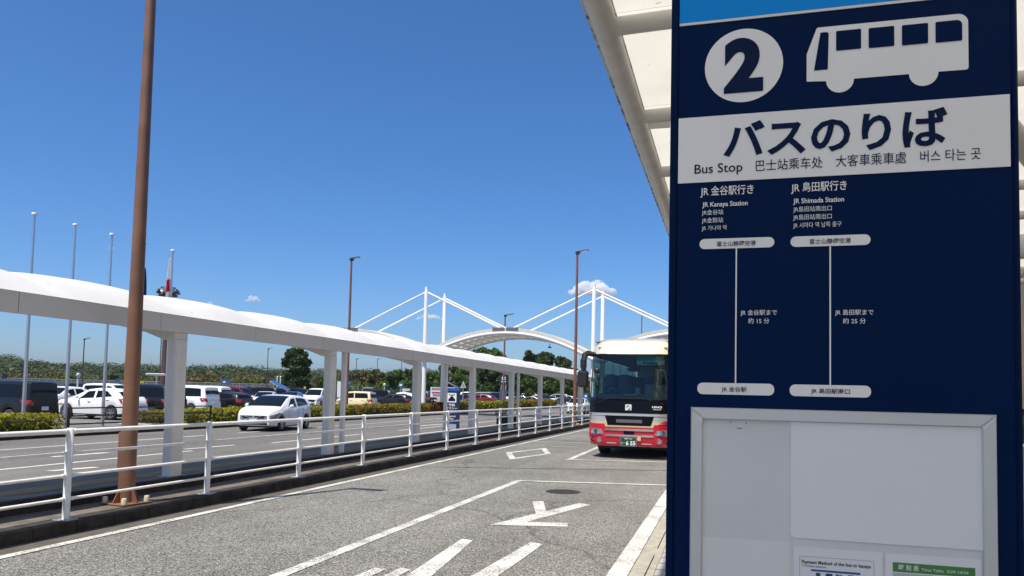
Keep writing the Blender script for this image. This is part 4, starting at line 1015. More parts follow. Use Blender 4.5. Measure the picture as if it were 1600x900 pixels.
car('suv', 'white', (-31.0, 32.3, 0), R(-88), 'white crossover seen side-on behind the second and third flagpoles')
cw('minivan', 'black', -31.2, 222, RW, 'black minivan between the brown lamp pole and the first walkway column')
cw('minivan', 'white', -34.0, 284, RW, 'white van with its grey tailgate showing, right of the first column')
cw('minivan', 'white', -41.5, 316, RW, 'white van roof showing behind the white wagon and the black hatchback')
cw('hatch', 'black', -33.5, 346, RW, 'black hatchback right of the white wagon, behind the golden hedge')
cw('minivan', 'maroon', -42.5, 368, RE, 'maroon minivan behind the black hatchback')
cp('hatch', 'white', 414, 638, R(25), 'white hatchback parked directly behind the moving white hatchback')
cw('minivan', 'black', -48, 408, RW, 'black minivan roof behind the parked white hatchback')
cp('minivan', 'black', 466, 630, RE, 'black minivan with white roof line below the blue parking shelter')
cp('hatch', 'blue', 455, 635, R(20), 'light blue hatchback between two white cars, above the moving hatchback')
cp('minivan', 'white', 496, 636, R(12), 'white minivan facing the camera, left of the second walkway column')
cp('kei', 'cream', 557, 641, RW, 'cream box-shaped small van right of the second walkway column')
cp('minivan', 'black', 585, 635, RW, 'long black minivan behind the cream small van')
cp('boxvan', 'silver', 575, 624, R(20), 'pale van with a high roof far behind the cream van', sx=1.2)
cp('hatch', 'black', 614, 637, RW, 'black hatchback between the black minivan and a white crossover')
cp('suv', 'white', 626, 634, RW, 'white crossover with red tail lamp left of the third column')
cp('wagon', 'white', 611, 628, RE, 'white wagon roof above the dark hatchback near the teal sign')
cp('minivan', 'dkgreen', 646, 634, RW, 'dark minivan half hidden by the third column')
cp('minivan', 'black', 672, 634, RW, 'dark minivan between the third column and the information board')
cp('sedan', 'silver', 684, 634, R(20), 'silver sedan below the information board')
cp('hatch', 'black', 722, 634, R(15), 'dark hatchback just right of the taxi sign')
cp('hatch', 'sky', 734, 634, R(15), 'bright blue hatchback right of the taxi sign')
cp('suv', 'maroon', 750, 635, RW, 'dark red crossover right of the fourth column')
cp('boxvan', 'silver', 758, 633, RW, 'silver van between the fourth column and the navy board')
cp('minivan', 'white', 740, 629, RE, 'white minivan roof behind the fourth column')
cp('minivan', 'black', 774, 634, R(12), 'black minivan beside the navy board')
for px, py, st, c, rz, lb in ((812, 631, 'sedan', 'navy', RW, 'dark sedan right of the fifth column'), (828, 634, 'sedan', 'black', RW, 'black sedan before a white car, left of the sixth column'), (832, 629, 'minivan', 'white', RE, 'white minivan roof behind the black sedan, left of the sixth column'),
        (838, 631, 'wagon', 'white', R(15), 'white wagon partly hidden by the sixth column'), (852, 631, 'suv', 'black', R(10), 'black crossover just right of the sixth column'), (862, 631, 'hatch', 'white', R(10), 'white hatchback between the sixth and seventh columns'),
        (870, 630, 'minivan', 'silver', RW, 'silver minivan left of the seventh column'), (884, 631, 'suv', 'navy', RW, 'dark blue crossover right of the seventh column'), (893, 630, 'minivan', 'grey', RW, 'grey minivan beside the brown street lamp near the bus'),
        (796, 630, 'minivan', 'white', R(10), 'white minivan behind the fifth column'), (655, 628, 'wagon', 'silver', RE, 'silver wagon far behind the third column'), (700, 629, 'suv', 'white', RE, 'white crossover far behind the taxi sign'),
        (780, 628, 'suv', 'silver', RE, 'silver crossover far behind the navy board'), (520, 628, 'wagon', 'grey', RE, 'grey wagon far behind the second column'), (392, 625, 'minivan', 'black', RE, 'far black minivan near the thin lamp post left of the dark tree'),
        (430, 625, 'minivan', 'navy', RE, 'far navy minivan below the yellow-green sign'), (130, 624, 'minivan', 'navy', RE, 'dark minivan roof with white roof rack behind the white wagon'), (28, 622, 'wagon', 'navy', RE, 'far dark wagon above the black box van'),
        (172, 634, 'minivan', 'white', RE, 'white minivan roof above the side-on white crossover'), (230, 634, 'minivan', 'navy', RE, 'navy minivan roof behind the black minivan'), (70, 626, 'sedan', 'navy', RE, 'far navy sedan behind the white wagon'),
        (352, 628, 'wagon', 'silver', RE, 'silver wagon roof left of the maroon minivan'), (545, 629, 'suv', 'black', RE, 'black crossover far behind the cream van')):
    cp(st, c, px, py, rz, lb)
cp('hatch', 'white', 903, 646, R(3), 'white hatchback driving on the far road just left of the bus', name='moving_car', group=None)
# ------------------------------------------------------------------ the coach
CREAM = mat('coach_cream', (0.62, 0.56, 0.42), 0.28, coat=1)
BRED = mat('coach_red', (0.50, 0.006, 0.025), 0.3, coat=.5)
BGREY = mat('coach_silver', (0.42, 0.42, 0.42), 0.3, metal=.3, coat=1)
BTAN = mat('coach_tan', (0.52, 0.40, 0.24), 0.35, coat=1)
BBLK = mat('coach_gloss_black', (0.004, 0.005, 0.009), 0.22, coat=0.0, spec=.12)
BBLUE = mat('coach_blue', (0.02, 0.05, 0.25), 0.3, coat=1)
WSG = seeglass('teal_windscreen', (0.34, 0.56, 0.58))
SWG = seeglass('side_glass', (0.45, 0.6, 0.6))
INT = mat('coach_interior', (0.3, 0.31, 0.31), 0.8); SEATB = mat('seat_blue', (0.10, 0.17, 0.26), 0.9); DASH = mat('dashboard', (0.26, 0.27, 0.26), 0.7)
BX, BY = -2.74, 22.0
bus = empty('coach', (BX, BY, 0), 0, 'red and cream highway coach parked facing the camera in the bus bay', 'bus')
HW = 1.225
YT = [(.3, .06), (.5, .0), (1.0, .0), (1.3, .015), (1.7, .05), (2.2, .13), (2.85, .27), (3.05, .40), (3.2, .62), (3.3, .95), (3.36, 1.5), (3.39, 2.4)]
def fy(z): return ip(YT, z)
def wz(z): return HW * (1 - .05 * max(0, (.6 - z) / .3) - .03 * max(0, (z - 1.6) / 1.3) - .16 * max(0, (z - 2.95) / .44) ** 2)
def FP(s, z, off=0.0):                  # point on the rounded coach front
    a = max(0, (abs(s) - .55) / .45); y = fy(z) + .06 * abs(s) ** 2 + .42 * a ** 2.6
    return (wz(z) * s, y - off, z)
def patch(z0, z1, s0, s1, off=0.006, nz=6, ns=14, shear=None):
    b = MB(); rows = []
    for i in range(nz + 1):
        f = i / nz; z = z0 + (z1 - z0) * f; l, r = (s0, s1) if shear is None else (s0 + shear[0] * f, s1 + shear[1] * f)
        rows.append([FP(l + (r - l) * j / ns, z, off) for j in range(ns + 1)])
    b.grid(rows); return b
patch(.36, 1.7, -1, 1, 0, 20, 40).build('front_shell', CREAM, bus, 40)
patch(2.86, 3.39, -1, 1, 0, 14, 40).build('roof_front', CREAM, bus, 60)
for s0, s1 in ((-1, -.955), (.955, 1)): patch(1.7, 2.86, s0, s1, 0, 10, 2).build('corner_pillar', BBLK, bus, 60)
def sidey(z): return FP(1, z)[1]
b = MB(); rows = []
zz_ = [.36, .6, .99, 1.21, 1.74]; zu_ = [2.81, 2.86, 3.05, 3.2, 3.3, 3.36, 3.39]
for s in (-1, 1):
    for zs_ in (zz_, zu_):
        b = MB(); b.grid([[(s * wz(z), FP(1, z)[1] if y is None else y, z) for z in zs_] for y in (None, 3.0, 6, 9, 12.0)]); b.build('side_body', CREAM, bus, 30)
    for ya in (1.0, 2.9, 4.8, 6.7, 8.6, 10.5, 11.8):
        b = MB(); b.grid([[(s * wz(z), y, z) for z in (1.73, 2.2, 2.82)] for y in (ya, ya + .14)]); b.build('window_pillar', BBLK, bus)
b = MB(); b.grid([[(-wz(3.39), 2.9, 3.39), (wz(3.39), 2.9, 3.39)], [(-wz(3.39), 12, 3.39), (wz(3.39), 12, 3.39)]]); b.poly([(s * wz(z), 12, z) for s, zs in ((1, zz_ + zu_), (-1, (zz_ + zu_)[::-1])) for z in zs]); b.build('roof', CREAM, bus)
for s in (-1, 1):
    b = MB(); b.grid([[(s * (wz(z) + .005), y, z) for y in (1.2, 3, 6, 9, 11.7)] for z in (1.75, 2.0, 2.4, 2.8)]); b.build('side_window', SWG, bus)
    b = MB(); b.grid([[(s * (wz(z) + .004), y, z) for y in (FP(1, z)[1] + .02, 3, 6, 9, 11.9)] for z in (.37, .6, .98)]); b.build('side_stripe', BRED, bus)
# livery on the front
patch(.365, .995, -.999, .999, .006, 8, 40).build('front_bumper', BRED, bus, 60)
for s0, s1 in ((-.999, -.56), (.56, .999)):
    patch(.985, 1.06, s0, s1, .008, 2, 14).build('tan_stripe', BTAN, bus, 60); patch(1.06, 1.215, s0, s1, .008, 3, 14).build('silver_panel', BGREY, bus, 60)
b = patch(.90, 1.0, -.55, .55, .012, 2, 10, (-.04, .04)); b.build('tan_stripe', BTAN, bus, 60)
patch(.95, 1.225, -.50, .50, .016, 4, 16, (-.07, .07)).build('grille_panel', BBLK, bus, 60)
patch(1.225, 1.285, -.998, .998, .022, 3, 40).build('silver_trim', BGREY, bus, 60)
patch(1.30, 1.70, -.998, .998, .010, 6, 40).build('front_panel', BBLK, bus, 60)
patch(1.03, 1.12, -.3, .3, .02, 2, 10).build('vent_grille', mat('dark_grey_mesh', (0.09, 0.09, 0.09), 0.5), bus, 60)
for z0 in (.80, .635):
    patch(z0, z0 + .055, -.56, .56, .03, 2, 16).build('chrome_bar', CHROME, bus, 60)
patch(.70, .80, -.12, .12, .028, 2, 6).build('bar_emblem', BBLK, bus, 60)
patch(.985, 1.1, .66, .999, .011, 2, 10, (.12, 0)).build('red_stripe', BRED, bus, 60)
patch(1.0, 1.08, .8, .999, .014, 2, 8, (.08, 0)).build('blue_stripe', BBLUE, bus, 60)
for s in (-1, 1):
    b = MB(); rows = []
    for i in range(5):
        f = i / 4; z = .66 + .19 * f; l = .58 + .06 * f; r = .93 - .02 * f
        rows.append([FP(s * (l + (r - l) * j / 8), z - .05 * (1 - j / 8) * (f - .5), .016) for j in range(9)])
    b.grid(rows if s > 0 else rows[::-1]); hl = b.build('headlight', HLIGHT, bus, 60)
    for q in (.68, .77, .86):
        c = FP(s * q, .755, .019); b = MB(); M = Matrix.Translation(c) @ Matrix.Rotation(R(90), 4, 'X')
        b.lathe([(.07, 0), (.065, .012), (.045, .004), (0, .006)], 16, M); b.build('lamp_bowl', CHROME if q != .77 else mat('dark_lamp', (.05, .05, .055), .2), hl, 40)
    for q, m in ((.70, HLIGHT), (.86, TLIGHT)):
        c = FP(s * q, .52, .008); M = Matrix.Translation(c) @ Matrix.Rotation(R(90), 4, 'X'); b = MB()
        b.lathe([(.075, -.01), (.075, .012), (.055, .016), (.05, .006), (0, .01)], 18, M); b.build('fog_lamp', BBLK if q > .8 else m, bus, 40)
        if q > .8:
            b = MB(); b.lathe([(.048, .01), (.048, .018), (0, .02)], 14, M); b.build('fog_lens', TLIGHT, bus, 40)
    c = FP(s * .80, 3.06, .01); b = MB(); b.ball(c, .05, 10, 6, (1.6, 1, .8)); b.build('marker_lamp', LAMPG, bus, 60)
    patch(.43, .455, s * .3 if s > 0 else -.53, .53 if s > 0 else -.3, .012, 1, 6).build('white_slot', WHITE, bus)
# number plate, emblem, lettering
pc = FP(0, .5); b = MB(); b.box(-.235, .225, pc[1] - .05, pc[1] - .03, .37, .62); pl = b.build('plate_bracket', STEEL, bus)
b = MB(); b.box(-.225, .215, pc[1] - .058, pc[1] - .051, .385, .61); pl = b.build('number_plate', mat('green_number_plate', (0.012, 0.06, 0.03), 0.4), bus)
yp = pc[1] - .062
text_mesh('lettering', '6 55', PLATE, pl, -.075, .195, .405, .155, .03, yp)
text_mesh('lettering', 'あ', PLATE, pl, -.205, -.165, .44, .04, .02, yp)
text_mesh('lettering', '・', PLATE, pl, -.135, -.115, .44, .06, .03, yp)
text_mesh('lettering', '静岡 200', PLATE, pl, -.11, .1, .565, .04, .01, yp)
b = MB(); b.box(.24, .34, pc[1] - .05, pc[1] - .03, .53, .64); b.build('inspection_sticker', mat('pale_orange_sticker', (.7, .4, .25), .5), bus)
ye = FP(0, 1.5)[1]
b = MB(); b.poly([(x, ye - .02, z) for x, z in rrect(-.115, .06, 1.37, 1.55, .02)]); em = b.build('emblem', WHITE, bus)
b = MB(); b.tube([(x - .028, ye - .026, z) for x, z in arc(0, 1.475, .045, 60, 200, 8)], .011, 6); b.tube([(x - .028, ye - .026, z) for x, z in arc(.01, 1.45, .04, -130, 30, 8)], .011, 6); b.build('emblem_mark', mat('dark_grey', (.06, .06, .065), .5), em)
yh = FP(.66, 1.5)[1] - .05
text_mesh('lettering', 'HINO', PLATE, bus, .64, .92, 1.465, .075, .03, yh); text_mesh('lettering', 'SELEGA', PLATE, bus, .67, .9, 1.41, .04, .01, yh)
# windscreen and what is behind it
patch(1.70, 2.86, -.955, .955, -.002, 16, 40).build('windscreen', WSG, bus, 60)
b = patch(2.84, 2.875, -.97, .97, .01, 1, 30); b.build('screen_trim', BBLK, bus)
b = MB(); b.box(-1.15, 1.15, .55, 1.5, 1.55, 1.68); b.box(-1.15, 1.15, .35, 11.8, .9, 1.25); b.build('floor', INT, bus)
b = MB(); b.hexa([(-1.1, .32, 1.4), (1.1, .32, 1.4), (1.1, 1.0, 1.4), (-1.1, 1.0, 1.4), (-1.1, .36, 1.70), (1.1, .36, 1.70), (1.1, .95, 1.84), (-1.1, .95, 1.84)]); b.build('dashboard', DASH, bus)
b = MB(); b.box(-.22, .12, .5, .75, 1.80, 1.83); b.build('dash_papers', WHITE, bus)
b = MB(); b.box(.10, .24, .55, .62, 1.82, 2.0); b.build('fare_display', mat('pale_blue_plastic', (.3, .4, .5), .5), bus)
b = MB(); b.tube([(-.62 + .22 * math.cos(a), .95 + .1 * math.sin(a), 1.92 + .13 * math.sin(a)) for a in [2 * math.pi * k / 20 for k in range(21)]], .016, 6); b.tube([(-.62, .95, 1.92), (-.62, .8, 1.6)], .03, 8); b.build('steering_wheel', BLACK, bus)
for r in range(8):
    for sx in (-.78, -.36, .36, .78):
        if r == 0 and sx > 0: continue
        yy = 1.6 + r * .95 + (0 if r else .0)
        b = MB(); b.bbox(sx - .2, sx + .2, yy, yy + .14, 1.25, 2.12 if r else 2.2, .05); b.bbox(sx - .2, sx + .2, yy - .42, yy, 1.4, 1.55, .04); b.bbox(sx - .15, sx + .15, yy + .0, yy + .12, 2.12, 2.36, .04); b.build('seat', SEATB, bus)
b = MB(); b.box(.3, 1.05, 1.25, 1.29, 1.3, 2.1); b.build('partition', mat('grey_partition', (.3, .31, .32), .6), bus)
b = MB(); b.box(-1.1, 1.1, 11.7, 11.75, 1.2, 3.2); b.box(-1.17, 1.17, .9, 11.8, 3.22, 3.25); b.build('ceiling', mat('coach_ceiling', (.3, .3, .3), .8), bus)
b = MB(); b.box(.13, .93, .52, .56, 2.64, 2.80); hb = b.build('destination_board', mat('teal_board', (.03, .6, .55), .5), bus)
b = MB(); b.box(.13, .93, .505, .518, 2.60, 2.70); b.build('destination_strip', mat('pale_teal', (.65, .85, .8), .5), bus)
text_mesh('lettering', '金谷駅行', INK, bus, .3, .75, 2.617, .07, .03, .50)
b = MB(); b.bbox(-.12, .22, .5, .54, 2.42, 2.52, .01); b.bar((.05, .52, 2.5), (.05, .5, 2.82), .03); b.build('inside_mirror', BLACK, bus)
b = MB(); b.bar((.72, .62, 1.78), (.74, .62, 2.46), .05); b.bar((.72, .62, 2.47), (.93, .64, 2.47), .05); b.bar((.93, .64, 2.45), (1.07, .66, 1.78), .05); b.build('door_frame', mat('pale_frame', (.62, .6, .52), .5), bus)
b = MB(); b.bar((.25, .4, 1.72), (-.5, .28, 1.74), .03); b.bar((.9, .4, 1.62), (.3, .22, 1.76), .03)
wip = MB()
for x0, z0, x1, z1 in ((-.95, 1.58, -.55, 1.74), (.95, 1.58, .35, 1.74), (-.55, 1.735, .2, 1.72), (.35, 1.735, -.4, 1.725)):
    p, q = FP(x0 / HW, z0, .03), FP(x1 / HW, z1, .035); wip.bar(p, q, .025)
wip.build('wiper', BLACK, bus)
# mirrors
b = MB(); b.tube([(-1.1, .5, 2.86), (-1.25, .25, 2.88), (-1.33, .1, 2.82), (-1.35, .05, 2.6), (-1.34, .05, 2.4)], [.06, .075, .085, .085, .07], 10); b.bbox(-1.52, -1.2, -.04, .16, 1.98, 2.42, .05); b.bbox(-1.44, -1.26, -.02, .12, 2.46, 2.74, .04); b.build('side_mirror', BLACK, bus, 40)
b = MB(); b.tube([(1.1, .5, 2.86), (1.25, .25, 2.88), (1.33, .1, 2.82), (1.34, .05, 2.4)], .055, 10); b.bbox(1.23, 1.45, -.02, .14, 1.98, 2.42, .04); b.build('side_mirror', BLACK, bus, 40)
p = FP(-.82, 2.42, .1); b = MB(); b.ball(p, .085, 12, 8, (1, .6, .9)); b.bar(p, FP(-.96, 2.44, 0), .03); b.build('round_mirror', BLACK, bus, 60)
# wheels and underside
b = MB(); b.box(-1.08, 1.08, 1.15, 11.8, .22, .42); b.build('underside', BLACK, bus)  # box lowered to block light and deepen the shade under the coach
for yw in (1.95, 9.0):
    for s in (-1, 1):
        M = Matrix.Translation((s * .98, yw, .5)) @ Matrix.Rotation(R(90 * s), 4, 'Y')
        b = MB(); b.lathe([(.28, .14), (.3, .16), (.46, .16), (.5, .12), (.5, -.14), (.28, -.16)], 28, M); w_ = b.build('wheel', RUBBER, bus, 40)
        b = MB(); b.lathe([(.29, .1), (.29, .15), (.22, .1), (.1, .08), (.0, .14)], 20, M); b.build('rim', STEEL, w_, 40)
        b = MB(); b.box(s * .8 - .3, s * .8 + .3, yw - .6, yw - .52, .42, .6); b.build('mudguard', BLACK, bus)

# high-decker proportions: stretch everything above the screen's lower edge
seen = set()
for o in bus.children_recursive:
    if o.type == 'MESH' and o.data.name not in seen:
        seen.add(o.data.name)
        for v in o.data.vertices:
            if v.co.z > 1.7: v.co.z = 1.7 + (v.co.z - 1.7) * 1.115
        o.data.update()
# ------------------------------------------------------------------ trees, hills and distant things
def crown_points(env, nblob, n, seed, rb=(.2, .4), flat=1.0):
    """leaf positions on uneven sub-clumps spread through an envelope; env(h) gives radius at height fraction h"""
    g = np.random.default_rng(seed); C = []; N = []
    bl = []
    for k in range(nblob):
        h = g.uniform(0.04, .93); r = env(h); a = g.uniform(0, 2 * math.pi); q = math.sqrt(g.uniform(.12, 1)) * r * .82
        bl.append((q * math.cos(a), q * math.sin(a), h, g.uniform(*rb) * (1.1 - .45 * h)))
    for x, y, h, r in bl:
        m = n // nblob
        d = g.normal(size=(m, 3)); d /= np.linalg.norm(d, axis=1, keepdims=True); d2 = d * np.array([1, 1, flat])
        rad = r * g.uniform(.55, 1.08, m)[:, None]
        C.append(np.stack([np.full(m, x), np.full(m, y), np.full(m, h)], 1) * 1.0 + d2 * rad); N.append(d)
    return np.concatenate(C), np.concatenate(N)
TREE_D = leafmat('dark_evergreen', [(0.016, 0.034, 0.011), (0.038, 0.068, 0.018), (0.075, 0.11, 0.03)], .2, .35, .4)
TREE_M = leafmat('mid_green', [(0.026, 0.052, 0.012), (0.06, 0.11, 0.022), (0.13, 0.18, 0.04)], .25, .4, .3)
TREE_Y = leafmat('olive_green', [(0.035, 0.045, 0.012), (0.085, 0.1, 0.025), (0.15, 0.14, 0.04)], .25, .4, .3)
TREE_B = leafmat('brown_scrub', [(0.05, 0.05, 0.018), (0.13, 0.11, 0.04), (0.2, 0.165, 0.07)], .2, .4, .15)
BARK = mat('tree_bark', (0.09, 0.065, 0.045), 0.9, var=0.4, vscale=3)
def tree(px, dist, ytop, wpx, label, m, cat='tree', env=None, nblob=40, n=5200, seed=1, base_z=0.0, name='tree', ls=None, hbase=.12, rb=(.2, .4)):
    dist *= 1.3 if px > 540 else 1.0
    g = at_d(px, 606, dist); top = at_d(px, ytop, dist); h = top.z - base_z; rad = wpx / 2 * dist / 1200
    o = empty(name, (g.x, g.y, base_z), 0, label, cat, 'trees beyond the car park')
    env = env or (lambda q: math.sqrt(max(0.02, 1 - (2 * q - .85) ** 2 / 1.35)))
    k = h * (1 - hbase)
    C, N = crown_points(lambda q: rad * env(q) / rad, nblob, int(n * 1.7), seed, flat=rad / k * 1.0, rb=rb)
    zs = C[:, 2].copy(); C = C * np.array([rad, rad, 1]); C[:, 2] = h * hbase + np.maximum(zs, -.02) * k * .97
    # keep the clumps' own vertical size in metres
    leaves(C, ls or dist * .0021, 'crown', m, o, N, jitter=.8)
    b = MB(); b.tube([(0, 0, 0), (.05, 0, h * .3), (0, .1, h * .6), (.1, 0, h * .85)], [h * .035, h * .028, h * .018, h * .008], 10)
    rr = random.Random(seed)
    for q in range(7):
        a = rr.uniform(0, 6.28); z0 = h * rr.uniform(.2, .65); b.tube([(0, 0, z0), (rad * .35 * math.cos(a), rad * .35 * math.sin(a), z0 + h * .12), (rad * .7 * math.cos(a), rad * .7 * math.sin(a), z0 + h * .22)], [h * .014, h * .01, h * .004], 6)
    b.build('trunk', BARK, o, 60)
    return o
cone = lambda q: max(.1, min(1, 1.25 - q) * (1 if q > .15 else .75 + q))
tree(461, 128, 540, 50, 'tall dense dark green tree standing behind the car park, right of the thin lamp post', TREE_D, env=lambda q: .55 + .45 * math.sin(min(1, (1.0 - q) * 1.5 + .12) * 1.57) if q < .9 else .5, nblob=60, n=9000, seed=11)
tree(760, 132, 540, 84, 'broad round dark tree rising behind the walkway roof under the arch', TREE_M, nblob=46, n=7000, seed=12)
tree(762, 105, 572, 70, 'dark tree behind the navy board and the fourth column', TREE_D, nblob=46, n=7000, seed=13, hbase=.02)
tree(827, 140, 544, 36, 'dark narrow tree left of a pair, under the arch right half', TREE_D, nblob=44, n=5000, seed=14, rb=(.3, .5))
tree(848, 142, 548, 46, 'dark tree joined to the narrow tree under the arch right half', TREE_D, nblob=50, n=5500, seed=15, rb=(.3, .48))
tree(876, 138, 557, 46, 'dark pointed tree just left of the brown street lamp by the bus', TREE_D, nblob=50, n=5500, seed=16, rb=(.3, .48))
tree(861, 134, 566, 34, 'small dark tree between the pair and the pointed tree', TREE_M, nblob=24, n=3000, seed=17)
tree(893, 135, 572, 26, 'small green tree beside the bus mirror', TREE_M, nblob=24, n=3000, seed=18)
tree(806, 138, 566, 30, 'low green tree between the round tree and the narrow tree', TREE_M, nblob=24, n=3000, seed=30)
for i, (px, d, yt, w, m, lb) in enumerate(((508, 150, 585, 40, TREE_Y, 'olive tree right of the tall dark tree'), (568, 160, 580, 50, TREE_B, 'brownish tree above the cream van'), (592, 150, 576, 46, TREE_Y, 'olive-brown tree at the wood edge above the black minivan'),
        (618, 140, 578, 46, TREE_M, 'green tree at the wood edge above the teal sign'), (642, 150, 576, 44, TREE_M, 'green tree at the wood edge just left of the third column'), (672, 130, 575, 40, TREE_M, 'green tree right of the third column'),
        (700, 125, 566, 48, TREE_M, 'green tree behind the solar shelter'), (728, 122, 572, 46, TREE_M, 'green tree behind the warning sign'), (800, 118, 586, 46, TREE_D, 'dark tree behind the fifth column'), (836, 118, 588, 50, TREE_M, 'green bushy tree behind the sixth column'),
        (870, 118, 586, 46, TREE_M, 'green bushy tree behind the seventh column'), (898, 120, 590, 40, TREE_Y, 'olive bushy tree behind the brown street lamp by the bus'), (175, 170, 584, 26, TREE_D, 'small dark green tree left of the brown lamp pole'), (545, 165, 586, 34, TREE_D, 'dark tree behind the second column'))):
    tree(px, d, yt, w, lb, m, nblob=26, n=3600, seed=40 + i, hbase=.0, name='wood_edge_tree')
# low scrub and wood behind the fence: one mass
C = []; N = []; sc_all = []
g = np.random.default_rng(5)
def scrub(pxs, d, ytop, m, name, n=1300, rad=(3, 5), ls=.5, zb=-2):
    Cs, Ns = [], []
    for px in pxs:
        dd = d * g.uniform(.9, 1.15); p = at_d(px, ytop + g.uniform(-3, 5), dd); r = g.uniform(*rad)
        q = g.normal(size=(n, 3)); q /= np.linalg.norm(q, axis=1, keepdims=True); q[:, 2] = np.abs(q[:, 2]) * 1.2 - .35
        lump = 1 + .18 * np.sin(q[:, 0] * 7 + px) * np.cos(q[:, 1] * 6 + px * .7) + .12 * np.sin(q[:, 2] * 9 + px)
        c = np.array([p.x, p.y, p.z - r * 1.0]) + q * r * lump[:, None] * np.array([1.1, 1.1, .9]); Cs.append(c); Ns.append(q)
        mfill = n // 2                                  # skirt down to the ground
        t = g.uniform(0, 6.28, mfill); c2 = np.stack([p.x + r * 1.05 * np.cos(t), p.y + r * 1.05 * np.sin(t), g.uniform(zb, max(zb + .5, p.z - r), mfill)], 1); Cs.append(c2); Ns.append(np.stack([np.cos(t), np.sin(t), .4 * np.ones(mfill)], 1))
    return tag(leaves(np.concatenate(Cs), ls * .72, name, m, None, np.concatenate(Ns)), kind='stuff')
scrub(list(range(-480, 60, 17)) + [70, 88], 205, 582, TREE_B, 'brown_scrub', ls=.55)
scrub([-30, 22, 48, 62, 78, 96, 112, 128], 190, 584, TREE_M, 'green_scrub', ls=.55)
scrub(list(range(130, 180, 13)) + list(range(200, 270, 15)), 215, 587, TREE_Y, 'olive_scrub', ls=.55)
scrub(list(range(285, 420, 14)), 225, 583, TREE_B, 'brown_scrub', ls=.6); scrub(list(range(300, 460, 17)), 190, 592, TREE_Y, 'olive_scrub', ls=.55)
scrub(list(range(400, 560, 13)), 170, 596, TREE_M, 'green_scrub', ls=.5)
scrub(list(range(550, 930, 13)), 200, 592, TREE_M, 'green_scrub', ls=.45); scrub(list(range(560, 930, 17)), 178, 603, TREE_D, 'dark_scrub', ls=.4)
scrub(list(range(940, 1700, 18)), 200, 594, TREE_M, 'green_scrub', ls=.45)
# wooded hills: a real ridge covered with tree crowns
HILL = mat('wooded_slope', (0.03, 0.05, 0.018), 0.95, var=0.5, vscale=0.02)
FOREST = leafmat('forest_crowns', [(0.016, 0.03, 0.011), (0.03, 0.05, 0.016), (0.05, 0.07, 0.022), (0.10, 0.10, 0.04)], .08, .85, .06)
SKYL = [(-500, 566), (-200, 562), (-60, 560), (0, 563), (15, 561), (30, 564), (60, 570), (95, 573), (125, 573), (165, 574), (200, 575), (260, 576), (300, 577), (345, 578), (395, 577), (450, 582), (500, 583), (560, 584), (620, 583), (700, 585), (800, 588), (950, 592), (1200, 596), (1700, 600)]
def ridge(dist, f, name, seed, step=12):
    g = np.random.default_rng(seed); b = MB(); rows = []
    for k in range(9):
        t = k / 8; row = []
        for px in range(-500, 1701, 40):
            y = ip(SKYL, px); hz = 614 - .0225 * (800 - px)
            crest = (hz - y) / 1200 * dist * f + CAM_H
            d = dist * (1 - .45 * (1 - t)); p = at_d(px, hz, d); z = -1 + (crest - 6 + 1) * (math.sin(t * math.pi / 2)) ** 1.3
            row.append((p.x, p.y, z))
        rows.append(row)
    back = [(x * 1.3, y * 1.3, -1) for x, y, z in rows[-1]]; rows.append(back)
    b.grid(rows); tag(b.build(name, HILL, None, 80), kind='structure')
    Cs, Ns = [], []
    for k in range(1, 9):
        t = k / 8
        for px in np.arange(-500, 1700, step):
            px = px + g.uniform(-5, 5); y = ip(SKYL, px); hz = 614 - .0225 * (800 - px); crest = (hz - y) / 1200 * dist * f + CAM_H
            tt_ = t + g.uniform(-.06, .04); d = dist * (1 - .45 * (1 - tt_)); p = at_d(px, hz, d)
            z = -1 + (crest - 6 + 1) * math.sin(min(1, max(0, tt_)) * math.pi / 2) ** 1.3
            r = g.uniform(3.4, 8.5) * dist / 600; n = 260 if -60 < px < 960 else 110
            q = g.normal(size=(n, 3)); q /= np.linalg.norm(q, axis=1, keepdims=True); q[:, 2] = np.abs(q[:, 2])
            Cs.append(np.array([p.x, p.y, z + r * .1]) + q * r * g.uniform(.75, 1.1, (n, 1)) * np.array([1, 1, 1.0])); Ns.append(q)
    tag(leaves(np.concatenate(Cs), 0.8 * dist / 600, name.replace('hill', 'forest'), FOREST, None, np.concatenate(Ns), jitter=.22), kind='stuff')
ridge(620, 1.0, 'hill', 3)
# chain-link fence beyond the car park
fA, fB = at_d(-120, 604, 150), at_d(560, 611, 175)
fe = empty('boundary_fence', (fA.x, fA.y, 0), math.atan2(fB.y - fA.y, fB.x - fA.x), 'long grey chain-link fence beyond the car park', 'fence')
Lf = (fB - fA).length; FH = 2.5
b = MB(); b.quad((0, 0, 0), (Lf, 0, 0), (Lf, 0, FH - .06), (0, 0, FH - .06)); b.build('mesh_panel', meshmat('chain_link', (0.15, 0.155, 0.155), 0.75), fe)
pst0 = None
for k in range(60):
    if pst0 is None: b = MB(); b.tube([(0, 0, 0), (0, 0, FH)], .07, 6); pst0 = b.build('post', GALV, fe)
    else: c = pst0.copy(); COL.objects.link(c); c.parent = fe; c.location = (k * Lf / 59, 0, 0)
b = MB(); b.tube([(0, 0, FH), (Lf, 0, FH)], .05, 6); b.build('top_rail', mat('dull_grey_steel', (.25, .25, .25), .6), fe)

